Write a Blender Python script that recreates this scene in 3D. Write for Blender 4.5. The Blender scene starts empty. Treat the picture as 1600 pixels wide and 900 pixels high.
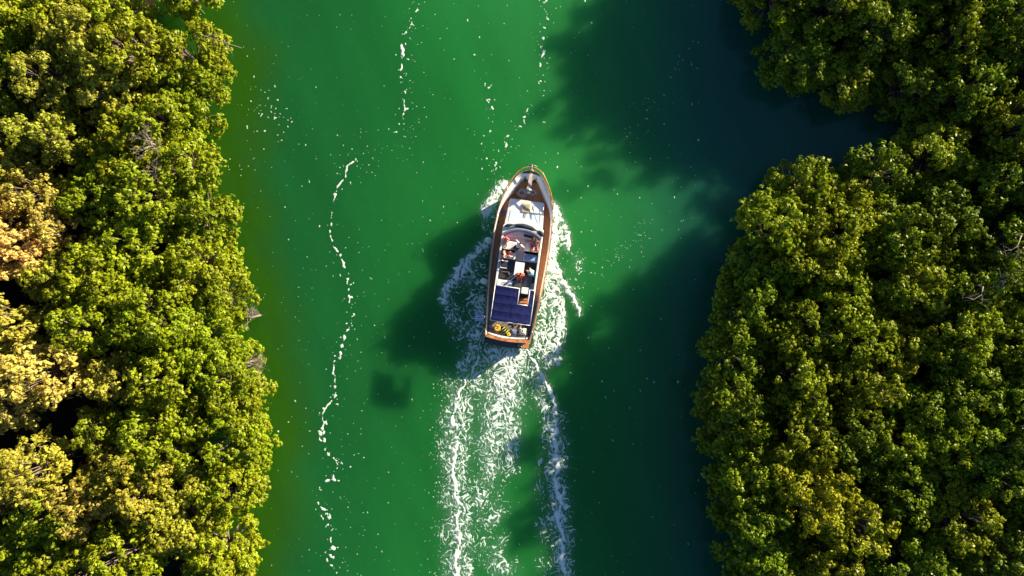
import bpy, bmesh, math, random
import numpy as np
from mathutils import Vector, Matrix, Quaternion

# ---------------------------------------------------------------- camera, sky, sun, exposure
scn = bpy.context.scene
ALT = 58.0                      # height of the drone above the water
cam_d = bpy.data.cameras.new('camera'); cam = bpy.data.objects.new('camera', cam_d)
scn.collection.objects.link(cam); scn.camera = cam
cam.location = (0, 0, ALT)
cam_d.sensor_width = 36; cam_d.lens = 27.4; cam_d.clip_end = 3000; cam_d.clip_start = 0.5

SUN_EL = math.radians(18.0)
SUN_H = Vector((0.82, 0.575)).normalized()      # horizontal direction towards the sun
world = bpy.data.worlds.new('World'); scn.world = world; world.use_nodes = True
wn = world.node_tree
bg = wn.nodes['Background']
sky = wn.nodes.new('ShaderNodeTexSky'); sky.sky_type = 'NISHITA'; sky.sun_disc = False
sky.sun_elevation = SUN_EL; sky.sun_rotation = math.atan2(SUN_H.x, SUN_H.y)
sky.ozone_density = 4.0; sky.dust_density = 0.3
wn.links.new(sky.outputs[0], bg.inputs[0]); bg.inputs[1].default_value = 0.05
sd = bpy.data.lights.new('sun', 'SUN'); sd.energy = 5.0; sd.angle = math.radians(0.5); sd.color = (1.0, 0.87, 0.60)
so = bpy.data.objects.new('sun', sd); scn.collection.objects.link(so)
dirv = Vector((-SUN_H.x*math.cos(SUN_EL), -SUN_H.y*math.cos(SUN_EL), -math.sin(SUN_EL)))
so.rotation_euler = dirv.to_track_quat('-Z', 'Y').to_euler()
so.location = (40, 28, 40)
vs = scn.view_settings
vs.view_transform = 'Standard'; vs.look = 'None'; vs.exposure = 1.45; vs.gamma = 1; vs.use_curve_mapping = False

# ---------------------------------------------------------------- helpers
COL = scn.collection
random.seed(7); rng = np.random.default_rng(7)
def W(px, py, z=0.0):
    """point of the photograph at height z -> world metres (survey of the drone picture)"""
    k = (ALT - z)/ALT/21.0
    return ((px-800)*k, (450-py)*k)
def link(o, parent=None):
    COL.objects.link(o)
    if parent: o.parent = parent
    return o
def tag(o, label=None, cat=None, group=None, kind=None):
    if label: o['label'] = label
    if cat: o['category'] = cat
    if group: o['group'] = group
    if kind: o['kind'] = kind
    return o
def empty(name, loc=(0,0,0), rz=0, parent=None):
    o = bpy.data.objects.new(name, None); o.location = loc; o.rotation_euler = (0,0,rz); o.empty_display_size = .3
    return link(o, parent)
def obj(name, bm, mat, parent=None, smooth=False, bevel=0):
    if bevel:
        es = [e for e in bm.edges if len(e.link_faces) == 2 and e.calc_face_angle(0) > 0.6]
        bmesh.ops.bevel(bm, geom=es, offset=bevel, segments=2, profile=.6, affect='EDGES', clamp_overlap=True)
    me = bpy.data.meshes.new(name); bm.to_mesh(me); bm.free()
    if smooth: me.shade_smooth()
    me.materials.append(mat)
    return link(bpy.data.objects.new(name, me), parent)
def npmesh(name, verts, faces, mat, smooth=True):
    """verts (n,3); faces list of index lists, or (m,4) array"""
    me = bpy.data.meshes.new(name)
    verts = np.asarray(verts, np.float32)
    if isinstance(faces, np.ndarray):
        m, k = faces.shape
        loops = faces.reshape(-1); starts = np.arange(0, m*k, k)
    else:
        m = len(faces); lens = np.array([len(f) for f in faces]); loops = np.array([i for f in faces for i in f])
        starts = np.concatenate(([0], np.cumsum(lens)[:-1]))
    me.vertices.add(len(verts)); me.vertices.foreach_set('co', verts.reshape(-1))
    me.loops.add(len(loops)); me.loops.foreach_set('vertex_index', loops.astype(np.int32))
    me.polygons.add(m); me.polygons.foreach_set('loop_start', starts.astype(np.int32))
    me.update(calc_edges=True)
    if smooth: me.shade_smooth()
    me.materials.append(mat)
    return me

# ---- noise
_perm = np.random.default_rng(11).permutation(512)
_ang = np.random.default_rng(12).uniform(0, 2*np.pi, 512)
def noise(x, y, seed=0):
    x = np.asarray(x, float) + seed*17.31; y = np.asarray(y, float) - seed*9.77
    xi = np.floor(x).astype(int); yi = np.floor(y).astype(int); xf = x-xi; yf = y-yi
    u = xf*xf*xf*(xf*(xf*6-15)+10); v = yf*yf*yf*(yf*(yf*6-15)+10)
    def g(ix, iy, dx, dy):
        a = _ang[_perm[(_perm[ix & 511] + iy) & 511]]
        return np.cos(a)*dx + np.sin(a)*dy
    n0 = g(xi, yi, xf, yf)*(1-u) + g(xi+1, yi, xf-1, yf)*u
    n1 = g(xi, yi+1, xf, yf-1)*(1-u) + g(xi+1, yi+1, xf-1, yf-1)*u
    return (n0*(1-v) + n1*v)*1.5
def fbm(x, y, seed=0, o=4):
    s = 0; a = 1.0; t = 0
    for i in range(o):
        s = s + a*noise(x*2**i, y*2**i, seed+i*3); t += a; a *= .5
    return s/t
def cells(x, y, seed=0):
    """F2-F1 of scattered points: 0 on the walls of a foam net"""
    xi = np.floor(x).astype(int); yi = np.floor(y).astype(int)
    f1 = np.full(x.shape, 9.); f2 = np.full(x.shape, 9.)
    for i in (-1, 0, 1):
        for j in (-1, 0, 1):
            h = _perm[(_perm[(xi+i+seed*7) & 511] + yi + j) & 511]; h2 = _perm[(h + 97) & 511]
            d = np.hypot(xi+i+h/512-x, yi+j+h2/512-y)
            f2 = np.minimum(f2, np.maximum(f1, d)); f1 = np.minimum(f1, d)
    return f2-f1
def seg_dist(X, Y, pts, closed=False):
    """distance to a polyline and the fraction along it"""
    best = np.full(X.shape, 1e9); frac = np.zeros(X.shape)
    pts = [tuple(p[:2]) for p in pts]
    if closed: pts = pts + [pts[0]]
    n = len(pts)-1
    for i in range(n):
        ax, ay = pts[i]; bx, by = pts[i+1]
        dx, dy = bx-ax, by-ay
        t = np.clip(((X-ax)*dx + (Y-ay)*dy)/(dx*dx+dy*dy+1e-9), 0, 1)
        d = np.hypot(X-ax-t*dx, Y-ay-t*dy)
        m = d < best
        best = np.where(m, d, best); frac = np.where(m, (i+t)/n, frac)
    return best, frac
def in_poly(X, Y, P):
    inside = np.zeros(np.shape(X), bool)
    n = len(P)
    for i in range(n):
        x1, y1 = P[i]; x2, y2 = P[(i+1) % n]
        c = ((y1 > Y) != (y2 > Y)) & (X < (x2-x1)*(Y-y1)/(y2-y1+1e-12) + x1)
        inside ^= c
    return inside
def sdf(X, Y, P):                     # negative inside
    d, _ = seg_dist(X, Y, P, True)
    return np.where(in_poly(X, Y, P), -d, d)

# ---- materials
def mat(name, col=(.8,.8,.8), rough=.5, metal=0, spec=.5, noise_scale=0, noise_amt=0, bump=0, coat=0):
    m = bpy.data.materials.new(name); m.use_nodes = True
    nt = m.node_tree; b = nt.nodes['Principled BSDF']
    b.inputs['Roughness'].default_value = rough; b.inputs['Metallic'].default_value = metal
    b.inputs['Base Color'].default_value = (*col, 1); b.inputs['Specular IOR Level'].default_value = spec
    b.inputs['Coat Weight'].default_value = coat
    if noise_scale:
        tc = nt.nodes.new('ShaderNodeTexCoord'); nz = nt.nodes.new('ShaderNodeTexNoise')
        nz.inputs['Scale'].default_value = noise_scale; nz.inputs['Detail'].default_value = 4
        nt.links.new(tc.outputs['Object'], nz.inputs['Vector'])
        mr = nt.nodes.new('ShaderNodeMapRange'); mr.inputs[1].default_value = .3; mr.inputs[2].default_value = .7
        mr.inputs[3].default_value = 1-noise_amt; mr.inputs[4].default_value = 1+noise_amt*.6
        nt.links.new(nz.outputs[0], mr.inputs[0])
        mx = nt.nodes.new('ShaderNodeVectorMath'); mx.operation = 'MULTIPLY'
        mx.inputs[0].default_value = col; nt.links.new(mr.outputs[0], mx.inputs[1])
        nt.links.new(mx.outputs[0], b.inputs['Base Color'])
        if bump:
            bp = nt.nodes.new('ShaderNodeBump'); bp.inputs['Strength'].default_value = bump; bp.inputs['Distance'].default_value = .02
            nt.links.new(nz.outputs[0], bp.inputs['Height']); nt.links.new(bp.outputs[0], b.inputs['Normal'])
    return m
def plank_mat(name, c1, c2, gap, pitch=.12, rough=.55, axis='X', coat=0):
    """teak planks running fore and aft with dark caulking"""
    m = mat(name, c1, rough, coat=coat); nt = m.node_tree; b = nt.nodes['Principled BSDF']
    tc = nt.nodes.new('ShaderNodeTexCoord'); sp = nt.nodes.new('ShaderNodeSeparateXYZ')
    nt.links.new(tc.outputs['Object'], sp.inputs[0])
    mul = nt.nodes.new('ShaderNodeMath'); mul.operation = 'MULTIPLY'; mul.inputs[1].default_value = 1/pitch
    nt.links.new(sp.outputs[axis], mul.inputs[0])
    fr = nt.nodes.new('ShaderNodeMath'); fr.operation = 'FRACT'; nt.links.new(mul.outputs[0], fr.inputs[0])
    lt = nt.nodes.new('ShaderNodeMath'); lt.operation = 'LESS_THAN'; lt.inputs[1].default_value = .1
    nt.links.new(fr.outputs[0], lt.inputs[0])
    fl = nt.nodes.new('ShaderNodeMath'); fl.operation = 'FLOOR'; nt.links.new(mul.outputs[0], fl.inputs[0])
    wn_ = nt.nodes.new('ShaderNodeTexWhiteNoise'); wn_.noise_dimensions = '1D'; nt.links.new(fl.outputs[0], wn_.inputs['W'])
    nz = nt.nodes.new('ShaderNodeTexNoise'); nz.inputs['Scale'].default_value = 2.2; nz.inputs['Detail'].default_value = 5
    nt.links.new(tc.outputs['Object'], nz.inputs['Vector'])
    ad = nt.nodes.new('ShaderNodeMath'); ad.operation = 'MULTIPLY_ADD'; ad.inputs[1].default_value = .4
    nt.links.new(wn_.outputs[0], ad.inputs[0]); nt.links.new(nz.outputs[0], ad.inputs[2])
    mr = nt.nodes.new('ShaderNodeMapRange'); mr.inputs[1].default_value = .4; mr.inputs[2].default_value = 1.0
    nt.links.new(ad.outputs[0], mr.inputs[0])
    mx = nt.nodes.new('ShaderNodeMix'); mx.data_type = 'RGBA'
    mx.inputs[6].default_value = (*c1, 1); mx.inputs[7].default_value = (*c2, 1); nt.links.new(mr.outputs[0], mx.inputs[0])
    m2 = nt.nodes.new('ShaderNodeMix'); m2.data_type = 'RGBA'; m2.inputs[7].default_value = (*gap, 1)
    nt.links.new(lt.outputs[0], m2.inputs[0]); nt.links.new(mx.outputs[2], m2.inputs[6]); nt.links.new(m2.outputs[2], b.inputs['Base Color'])
    return m

# ---------------------------------------------------------------- banks (surveyed canopy edges, px at z = 4)
LE = [(322,-60),(322,0),(338,40),(362,75),(350,110),(356,150),(362,185),(340,235),(345,280),(362,330),(350,380),(385,440),(402,500),(396,560),
      (412,610),(420,660),(424,700),(404,750),(416,800),(408,850),(385,900),(380,960)]
RE = [(1175,-340),(1160,-260),(1166,-180),(1158,-110),(1165,-60),(1163,0),(1170,50),(1200,92),(1226,132),(1275,150),(1390,156),(1450,192),(1385,228),(1335,224),(1300,236),(1250,246),(1212,270),
      (1165,315),(1150,370),(1128,430),(1108,500),(1088,590),(1092,660),(1108,720),(1112,780),(1128,850),(1140,900),(1150,970)]
LE = [(a-18, b) for a, b in LE]; RE = [(a+14, b) for a, b in RE]
def up(l, z=4): return [W(a, b, z) for a, b in l]
LW = up(LE); RW = up(RE)
LPOLY = LW + [(-60, LW[-1][1]), (-60, LW[0][1])]
RPOLY = RW + [(60, RW[-1][1]), (60, RW[0][1])]
# the same banks run on up and down the river beyond the picture
LG = [(LW[0][0]-8, 700)] + LW + [(LW[-1][0]+6, -700), (-700, -700), (-700, 700)]
RG = [(RW[0][0]+10, 700)] + RW + [(RW[-1][0]-6, -700), (700, -700), (700, 700)]

# ---------------------------------------------------------------- foam density (px frame at water level)
HULL = [(828,268),(808,275),(794,290),(786,305),(778,328),(771,355),(766,390),(762,435),(757,490),(756,530),(822,543),(832,529),(838,495),(846,455),(853,415),(860,375),(864,335),(859,300),(851,285),(842,273)]
def gl(d, w): return np.exp(-(d/w)**2)
A_POLY = [(786,290),(765,306),(752,326),(747,350),(752,368),(738,392),(716,425),(697,450),(689,478),(692,505),(700,535),(716,562),(760,560),(770,400)]
B_POLY = [(858,312),(874,340),(885,362),(887,392),(876,424),(884,446),(888,480),(889,515),(884,545),(878,575),(850,585),(826,545),(838,480),(850,420),(860,360)]
LLINE = [(750,556),(734,584),(720,608),(714,630),(708,655),(712,675),(711,700),(707,730),(711,760),(718,790),(713,820),(716,850),(712,880),(718,905),(716,940)]
LSIDE = [(700,590),(698,650),(694,720),(697,790),(694,850),(700,920)]
RL1 = [(822,546),(834,566),(848,590),(860,615),(867,630),(866,643),(870,648)]
RL2 = [(866,660),(868,690),(872,716),(866,745),(874,775),(871,805),(880,835),(876,870),(886,905),(888,940)]
R_CREST = [(862,318),(874,336),(884,360),(888,388)]
R_TAIL = [(874,424),(880,440),(892,462),(900,478),(905,496)]
L_CREST = [(757,382),(742,398),(728,412),(714,430),(700,450),(692,470)]
def wake(px, py):
    """foam cover 0..1+ and how aerated the water is"""
    wx = px + 4*noise(px/24, py/24, 3) + 3*noise(px/8, py/8, 5); wy = py + 5*noise(px/22, py/22, 4) + 2*noise(px/8, py/8, 6)
    D = np.full(px.shape, -.4)
    def put(v):
        nonlocal D; D = np.maximum(D, v)
    big = noise(px/26, py/30, 9)
    a = sdf(wx, wy, A_POLY); put(np.clip(-a/9, -1, 1)*.41 - .02 + .16*big)
    b = sdf(wx, wy, B_POLY); hole = gl(np.hypot(px-878, py-402), 13)
    put(np.clip(-b/7, -1, 1)*.64 - .02 + .16*big - .55*hole)
    d, f = seg_dist(px, py, [(788,290),(776,304),(766,318),(760,330)]); put(.98*gl(d, 10))
    d, f = seg_dist(px, py, [(864,322),(868,345),(864,380),(862,410),(868,440),(862,470)]); put(.98*gl(d, 9))
    d, f = seg_dist(wx, wy, R_CREST); put(1.0*gl(d, 5))
    d, f = seg_dist(wx, wy, R_TAIL); put(1.15*gl(d, 4.5 - 3*f))
    d, f = seg_dist(wx, wy, L_CREST); put(.85*gl(d, 9))
    d, f = seg_dist(px, py, [(752,470),(748,500),(742,540)]); put(.55*gl(d, 22))
    d, f = seg_dist(wx, wy, [(792,556),(790,590),(786,620),(778,660),(768,700),(762,740),(752,800)])
    put((.82 - .44*f + .25*big)*gl(d, 40 - 8*f))
    d, f = seg_dist(wx, wy, [(798,560),(794,600),(792,640),(800,690),(796,730)]); put((.9 - .45*f)*gl(d, 20))
    d, f = seg_dist(wx, wy, [(815,560),(835,590),(850,640)]); put(.48*gl(d, 18))
    d, f = seg_dist(wx, wy, LLINE); put((1.45+1.0*noise(px/9, py/14, 17)+.4*big)*gl(d, 1.8 + 2.1*f) ); put((.47+.16*big)*gl(d-8*(px > 712)-4, 23))
    d, f = seg_dist(wx, wy, LSIDE); put((.33+.2*big)*gl(d, 16))
    d, f = seg_dist(wx, wy, RL1); put(1.7*gl(d, 2.2))
    d, f = seg_dist(wx, wy, RL2); put((1.5+.9*noise(px/9, py/14, 18)+.4*big)*gl(d, 3.4)); put((.50+.14*big)*gl(d-6, 17))
    d, f = seg_dist(wx, wy, [(850,700),(845,760),(850,820),(850,900)]); put((.3+.2*big)*gl(d, 16))
    d, f = seg_dist(wx, wy, [(750,760),(775,800),(770,860),(790,900)]); put((.40+.28*big)*gl(d, 30))
    d, f = seg_dist(wx, wy, [(890,420),(905,440),(900,400)]); put((.3+.2*big)*gl(d, 12))
    hs = sdf(px, py, HULL)
    D = np.where(hs < -2, -1, D)
    return D
# ---------------------------------------------------------------- water
def axis(lo, hi, st, far):
    a = list(np.arange(lo, hi+1e-6, st)); s = st; x = hi
    while x < far: s *= 1.35; x += s; a.append(x)
    s = st; x = lo
    while x > -far: s *= 1.35; x -= s; a.insert(0, x)
    return np.array(a)
gx = axis(-40, 42, .2, 700); gy = axis(-26, 26, .2, 700)
GX, GY = np.meshgrid(gx, gy, indexing='ij')
PX = 800 + GX*21; PY = 450 - GY*21
wk = wake(PX, PY)
def blur(a, n):
    for _ in range(n):
        a = (a + np.roll(a, 1, 0) + np.roll(a, -1, 0) + np.roll(a, 1, 1) + np.roll(a, -1, 1))/5
    return a
aer = blur(np.clip(wk-.08, 0, 1), 4)
near = (np.abs(GX) < 45) & (np.abs(GY) < 30)
WZ = .10*aer*near + near*np.clip(aer*3, 0, 1)*.05*fbm(GX*1.6, GY*1.6, 21, 3)
dl, _ = seg_dist(PX, PY, R_TAIL + [(915,520),(935,560)]); WZ += near*.10*gl(dl, 9)
dl, _ = seg_dist(PX, PY, L_CREST + [(680,500)]); WZ += near*.10*gl(dl, 12)
WZ += near*(.012*noise(GX*.9, GY*.55, 31) + .008*noise(GX*2.1, GY*1.5, 32))
# the water's own colour (tea-brown shallows on the left, green channel, aerated wake) plus painted shade on the right
lb = seg_dist(GX, GY, LW)[0]; ls = np.where(in_poly(GX, GY, LG), -lb, lb)
lsw = ls + 1.2*fbm(GX*.12, GY*.09, 41, 3)
low = fbm(GX*.055, GY*.04, 42, 3)
def mixc(a, b, t): return a + (b-a)*t[..., None]
def sm(x, a, b):
    t = np.clip((x-a)/(b-a), 0, 1); return t*t*(3-2*t)
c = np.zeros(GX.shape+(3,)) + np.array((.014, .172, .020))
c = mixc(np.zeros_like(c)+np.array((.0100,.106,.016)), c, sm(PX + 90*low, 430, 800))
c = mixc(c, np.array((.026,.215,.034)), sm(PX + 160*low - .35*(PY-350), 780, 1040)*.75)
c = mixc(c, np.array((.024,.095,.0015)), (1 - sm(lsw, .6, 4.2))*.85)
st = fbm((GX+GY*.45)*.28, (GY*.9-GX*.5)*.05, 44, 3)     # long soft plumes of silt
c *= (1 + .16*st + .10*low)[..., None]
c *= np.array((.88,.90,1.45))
c *= (1 - np.array((.5,.55,-.3))*sm(PX, 900, 1150)[..., None])  # tree shade off the right bank put into the tint: darker, bluer
dp_, _f = seg_dist(PX, PY, [(792,550),(788,600),(778,670),(765,740)]); c = mixc(c, np.array((.16,.36,.24)), np.clip(aer*.45 + .40*gl(dp_, 30)*sm(PY, 530, 560)*(1-sm(PY, 640, 760)), 0, .7))
water_m = bpy.data.materials.new('river_water'); water_m.use_nodes = True
nt = water_m.node_tree; b = nt.nodes['Principled BSDF']; b.subsurface_method = 'BURLEY'
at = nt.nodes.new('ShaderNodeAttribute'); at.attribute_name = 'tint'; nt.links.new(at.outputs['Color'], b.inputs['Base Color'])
b.inputs['Subsurface Weight'].default_value = 1.0; b.inputs['Subsurface Radius'].default_value = (.7, 1.0, .9); b.inputs['Subsurface Scale'].default_value = 4.8
b.inputs['Roughness'].default_value = .12; b.inputs['IOR'].default_value = 1.33; b.inputs['Specular IOR Level'].default_value = .5
af = nt.nodes.new('ShaderNodeAttribute'); af.attribute_name = 'froth'
t0 = nt.nodes.new('ShaderNodeTexCoord'); mp0 = nt.nodes.new('ShaderNodeMapping'); mp0.inputs['Scale'].default_value = (1, .62, 1)
nt.links.new(t0.outputs['Object'], mp0.inputs[0])
n0 = nt.nodes.new('ShaderNodeTexNoise'); n0.inputs['Scale'].default_value = 2.6; n0.inputs['Detail'].default_value = 5; n0.inputs['Distortion'].default_value = 1.2
nt.links.new(mp0.outputs[0], n0.inputs['Vector'])
s0 = nt.nodes.new('ShaderNodeMath'); s0.operation = 'SUBTRACT'; s0.inputs[1].default_value = .5; nt.links.new(n0.outputs[0], s0.inputs[0])
s1 = nt.nodes.new('ShaderNodeMath'); s1.operation = 'ABSOLUTE'; nt.links.new(s0.outputs[0], s1.inputs[0])
s2 = nt.nodes.new('ShaderNodeMapRange'); s2.inputs[1].default_value = .0; s2.inputs[2].default_value = .10; s2.inputs[3].default_value = 1; s2.inputs[4].default_value = 0
nt.links.new(s1.outputs[0], s2.inputs[0])
s3 = nt.nodes.new('ShaderNodeMath'); s3.operation = 'MULTIPLY'; s3.use_clamp = True; nt.links.new(s2.outputs[0], s3.inputs[0]); nt.links.new(af.outputs['Fac'], s3.inputs[1])
m0 = nt.nodes.new('ShaderNodeMix'); m0.data_type = 'RGBA'; m0.inputs[7].default_value = (.58,.74,.64,1)
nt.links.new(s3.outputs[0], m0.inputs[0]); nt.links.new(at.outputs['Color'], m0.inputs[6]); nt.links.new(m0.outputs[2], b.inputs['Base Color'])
tc = nt.nodes.new('ShaderNodeTexCoord'); nz = nt.nodes.new('ShaderNodeTexNoise'); nz.inputs['Scale'].default_value = 1.6; nz.inputs['Detail'].default_value = 5
mp = nt.nodes.new('ShaderNodeMapping'); mp.inputs['Rotation'].default_value = (0,0,.6); mp.inputs['Scale'].default_value = (1,.45,1)
nt.links.new(tc.outputs['Object'], mp.inputs[0]); nt.links.new(mp.outputs[0], nz.inputs['Vector'])
bp = nt.nodes.new('ShaderNodeBump'); bp.inputs['Strength'].default_value = .35; bp.inputs['Distance'].default_value = .06
nt.links.new(nz.outputs[0], bp.inputs['Height']); nt.links.new(bp.outputs[0], b.inputs['Normal'])
def grid_faces(nx, ny):
    i = np.arange(nx*ny).reshape(nx, ny)
    return np.stack([i[:-1,:-1], i[1:,:-1], i[1:,1:], i[:-1,1:]], -1).reshape(-1, 4)
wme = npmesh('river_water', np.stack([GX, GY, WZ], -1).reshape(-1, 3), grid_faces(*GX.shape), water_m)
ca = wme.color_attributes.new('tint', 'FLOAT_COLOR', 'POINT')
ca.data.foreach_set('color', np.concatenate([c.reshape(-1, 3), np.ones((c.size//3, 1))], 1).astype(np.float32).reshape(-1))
fa_ = wme.attributes.new('froth', 'FLOAT', 'POINT'); fa_.data.foreach_set('value', (blur(np.clip(wk-.30, 0, 1), 1)*near*1.35).astype(np.float32).reshape(-1))
tag(link(bpy.data.objects.new('river_water', wme)), kind='structure')
def wz(x, y):
    """bilinear height of the water mesh"""
    fi = (np.asarray(x)+40)/.2; fj = (np.asarray(y)+26)/.2
    i0 = int(np.searchsorted(gx, -40-1e-6)); j0 = int(np.searchsorted(gy, -26-1e-6))
    fi = np.clip(fi, 0, 409.99); fj = np.clip(fj, 0, 259.99)
    i = fi.astype(int); j = fj.astype(int); u = fi-i; v = fj-j; i = i+i0; j = j+j0
    return (WZ[i,j]*(1-u)*(1-v) + WZ[i+1,j]*u*(1-v) + WZ[i,j+1]*(1-u)*v + WZ[i+1,j+1]*u*v)

# ---------------------------------------------------------------- ground (river bed and mud banks, one sheet)
ex = axis(-46, 50, 1.0, 720); ey = axis(-32, 34, 1.0, 720)
EX, EY = np.meshgrid(ex, ey, indexing='ij')
ed = np.minimum(sdf(EX, EY, LG), sdf(EX, EY, RG)) + 1.3
EZ = np.where(ed > -1.6, -1.6 + 1.0*sm(-ed, -4, 1.6), 0) ; EZ = np.where(ed <= -1.6, -.6 + .95*sm(-ed, 1.6, 4.5), EZ)
EZ = EZ + .1*fbm(EX*.3, EY*.3, 51, 3)*(ed < 0)
mud = mat('mud', (.016, .013, .009), .95, spec=.1, noise_scale=.8, noise_amt=.5, bump=.4)
gme = npmesh('ground', np.stack([EX, EY, EZ], -1).reshape(-1, 3), grid_faces(*EX.shape), mud)
tag(link(bpy.data.objects.new('ground', gme)), kind='structure')

# ---------------------------------------------------------------- foam
foam_m = bpy.data.materials.new('foam'); foam_m.use_nodes = True
nt = foam_m.node_tree; b = nt.nodes['Principled BSDF']; b.inputs['Base Color'].default_value = (.80,.82,.80,1); b.inputs['Roughness'].default_value = .8
b.inputs['Specular IOR Level'].default_value = .25
ft = nt.nodes.new('ShaderNodeAttribute'); ft.attribute_name = 'thickness'
fm_ = nt.nodes.new('ShaderNodeMix'); fm_.data_type = 'RGBA'; fm_.inputs[6].default_value = (.42,.60,.52,1); fm_.inputs[7].default_value = (.82,.84,.82,1)
nt.links.new(ft.outputs['Fac'], fm_.inputs[0]); nt.links.new(fm_.outputs[2], b.inputs['Base Color'])
nz = nt.nodes.new('ShaderNodeTexNoise'); nz.inputs['Scale'].default_value = 9; nz.inputs['Detail'].default_value = 4
tc = nt.nodes.new('ShaderNodeTexCoord'); nt.links.new(tc.outputs['Object'], nz.inputs['Vector'])
bp = nt.nodes.new('ShaderNodeBump'); bp.inputs['Strength'].default_value = .5; bp.inputs['Distance'].default_value = .04
nt.links.new(nz.outputs[0], bp.inputs['Height']); nt.links.new(bp.outputs[0], b.inputs['Normal'])
def contour(name, xs, ys, V, mat_, rise=.05):
    """faces where V > 0 (marching squares), a little proud of the water"""
    nx, ny = len(xs), len(ys); P = V > 0
    verts = []; faces = []; key = {}
    cnt = P[:-1,:-1].astype(int)+P[1:,:-1]+P[1:,1:]+P[:-1,1:]
    act = np.argwhere(cnt > 0)
    Vl = V.tolist(); xl = xs.tolist(); yl = ys.tolist()
    def corner(i, j):
        k = (i, j)
        if k not in key: key[k] = len(verts); verts.append((xl[i], yl[j], min(1, Vl[i][j]*4)))
        return key[k]
    def edge(i, j, a, b2):
        k = ((i, j), (a, b2)) if (i, j) < (a, b2) else ((a, b2), (i, j))
        if k not in key:
            v0 = Vl[i][j]; v1 = Vl[a][b2]; t = v0/(v0-v1); t = min(.98, max(.02, t))
            key[k] = len(verts); verts.append((xl[i]+(xl[a]-xl[i])*t, yl[j]+(yl[b2]-yl[j])*t, 0))
        return key[k]
    for i, j in act.tolist():
        cs = ((i, j), (i+1, j), (i+1, j+1), (i, j+1)); f = []
        for q in range(4):
            p, n = cs[q], cs[(q+1) % 4]
            ip, in_ = Vl[p[0]][p[1]] > 0, Vl[n[0]][n[1]] > 0
            if ip: f.append(corner(*p))
            if ip != in_: f.append(edge(*p, *n))
        if len(f) >= 3: faces.append(f)
    v = np.array(verts); th_ = v[:, 2].astype(np.float32).copy(); v[:, 2] = wz(v[:, 0], v[:, 1]) + .012 + rise*v[:, 2]
    me = npmesh(name, v, faces, mat_); a_ = me.attributes.new('thickness', 'FLOAT', 'POINT'); a_.data.foreach_set('value', th_); return me
st_ = .037
fx = np.arange(-6.6, 6.2, st_); fy = np.arange(-22.5, 8.2, st_)
FX, FY = np.meshgrid(fx, fy, indexing='ij'); fpx = 800+FX*21; fpy = 450-FY*21
D = wake(fpx, fpy)
# long cells stretched along the wake behind the boat, finer lace beside it
wX = FX + .5*fbm(FX*1.0, FY*.8, 61, 2); wY = FY + .5*fbm(FX*1.0, FY*.8, 65, 2)
ridge = np.abs(noise(wX*3.3, wY*2.0, 71))*1.7
ridge2 = np.abs(noise(wX*6.8+3, wY*4.4, 73))*1.7
blot = .5 + .9*fbm(wX*2.6, wY*2.2, 75, 4)
R = np.minimum(ridge*1.15+.05, ridge2*1.05+.16)
c1 = cells(wX*3.0, wY*2.1, 3); c2 = cells(wX*6.5, wY*4.8, 5)
NET = np.minimum(c1*1.35+.03, c2*1.25+.17)
R = .5*R + .5*NET
V = D*(.27+.66*blot) - R
hs = sdf(fpx, fpy, HULL); V = np.where(hs < -1, -1, V)
wf = tag(link(bpy.data.objects.new('wake_foam', contour('wake_foam', fx, fy, V, foam_m, .025))), 'lacy white foam churned up along the hull and trailing behind the boat', 'wake foam', kind='stuff')
# drifting foam lines
DR1 = [(644,-20),(652,5),(632,60),(626,110),(632,150),(633,190),(612,215),(575,232),(545,255),(528,300),(518,345),(516,370),(530,400),(543,430),(550,470),(552,505),(535,535),(522,575),(522,615),(508,645),(500,680),(510,705),(530,720),(526,740),(500,762),(494,780),(508,800),(518,830),(516,870),(526,905),(528,940)]
DR2 = [(855,-20),(850,60),(848,120),(835,165),(815,195),(795,215),(778,240),(777,285)]
DR3 = [(765,120),(766,180),(762,215),(752,265)]
st_ = .05
fx = np.arange(-22, 14, st_); fy = np.arange(-22.6, 22.6, st_)
FX, FY = np.meshgrid(fx, fy, indexing='ij'); fpx = 800+FX*21; fpy = 450-FY*21
wx = fpx + 7*noise(fpx/20, fpy/20, 81) ; wy = fpy + 7*noise(fpx/20, fpy/20, 82)
d1, f1 = seg_dist(wx, wy, DR1); gate = .5+.9*noise(fpx/30, fpy/34, 83)
gap = gl(np.hypot(fpx-585, fpy-230), 42)
D = (.31+.40*gate-.6*gap)*gl(d1, 1.7) + (.10+.26*gate)*gl(d1, 11)
d2, f2 = seg_dist(wx, wy, DR2); D = np.maximum(D, (.12+.35*gate)*gl(d2, 3.4) + .14*gl(d2, 10))
d3, f3 = seg_dist(wx, wy, DR3); D = np.maximum(D, .36*gl(d3, 8))
D = np.maximum(D, .26*gl(np.hypot((fpx-425)/1.2, fpy-172), 34))
blot = .5+1.45*fbm(FX*3.9, FY*3.0, 85, 4)
V = D - .12 - .95*blot - .5*np.abs(noise(FX*4.5, FY*4.5, 86)); V = np.where(sdf(fpx, fpy, HULL) < 2, -1, V)
V = np.where(sdf(FX, FY, LG) < 0, -1, V)
tag(link(bpy.data.objects.new('drift_foam', contour('drift_foam', fx, fy, V, foam_m, .015))), 'broken thin line of white foam drifting on the open green water', 'drift foam', kind='stuff')
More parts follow.
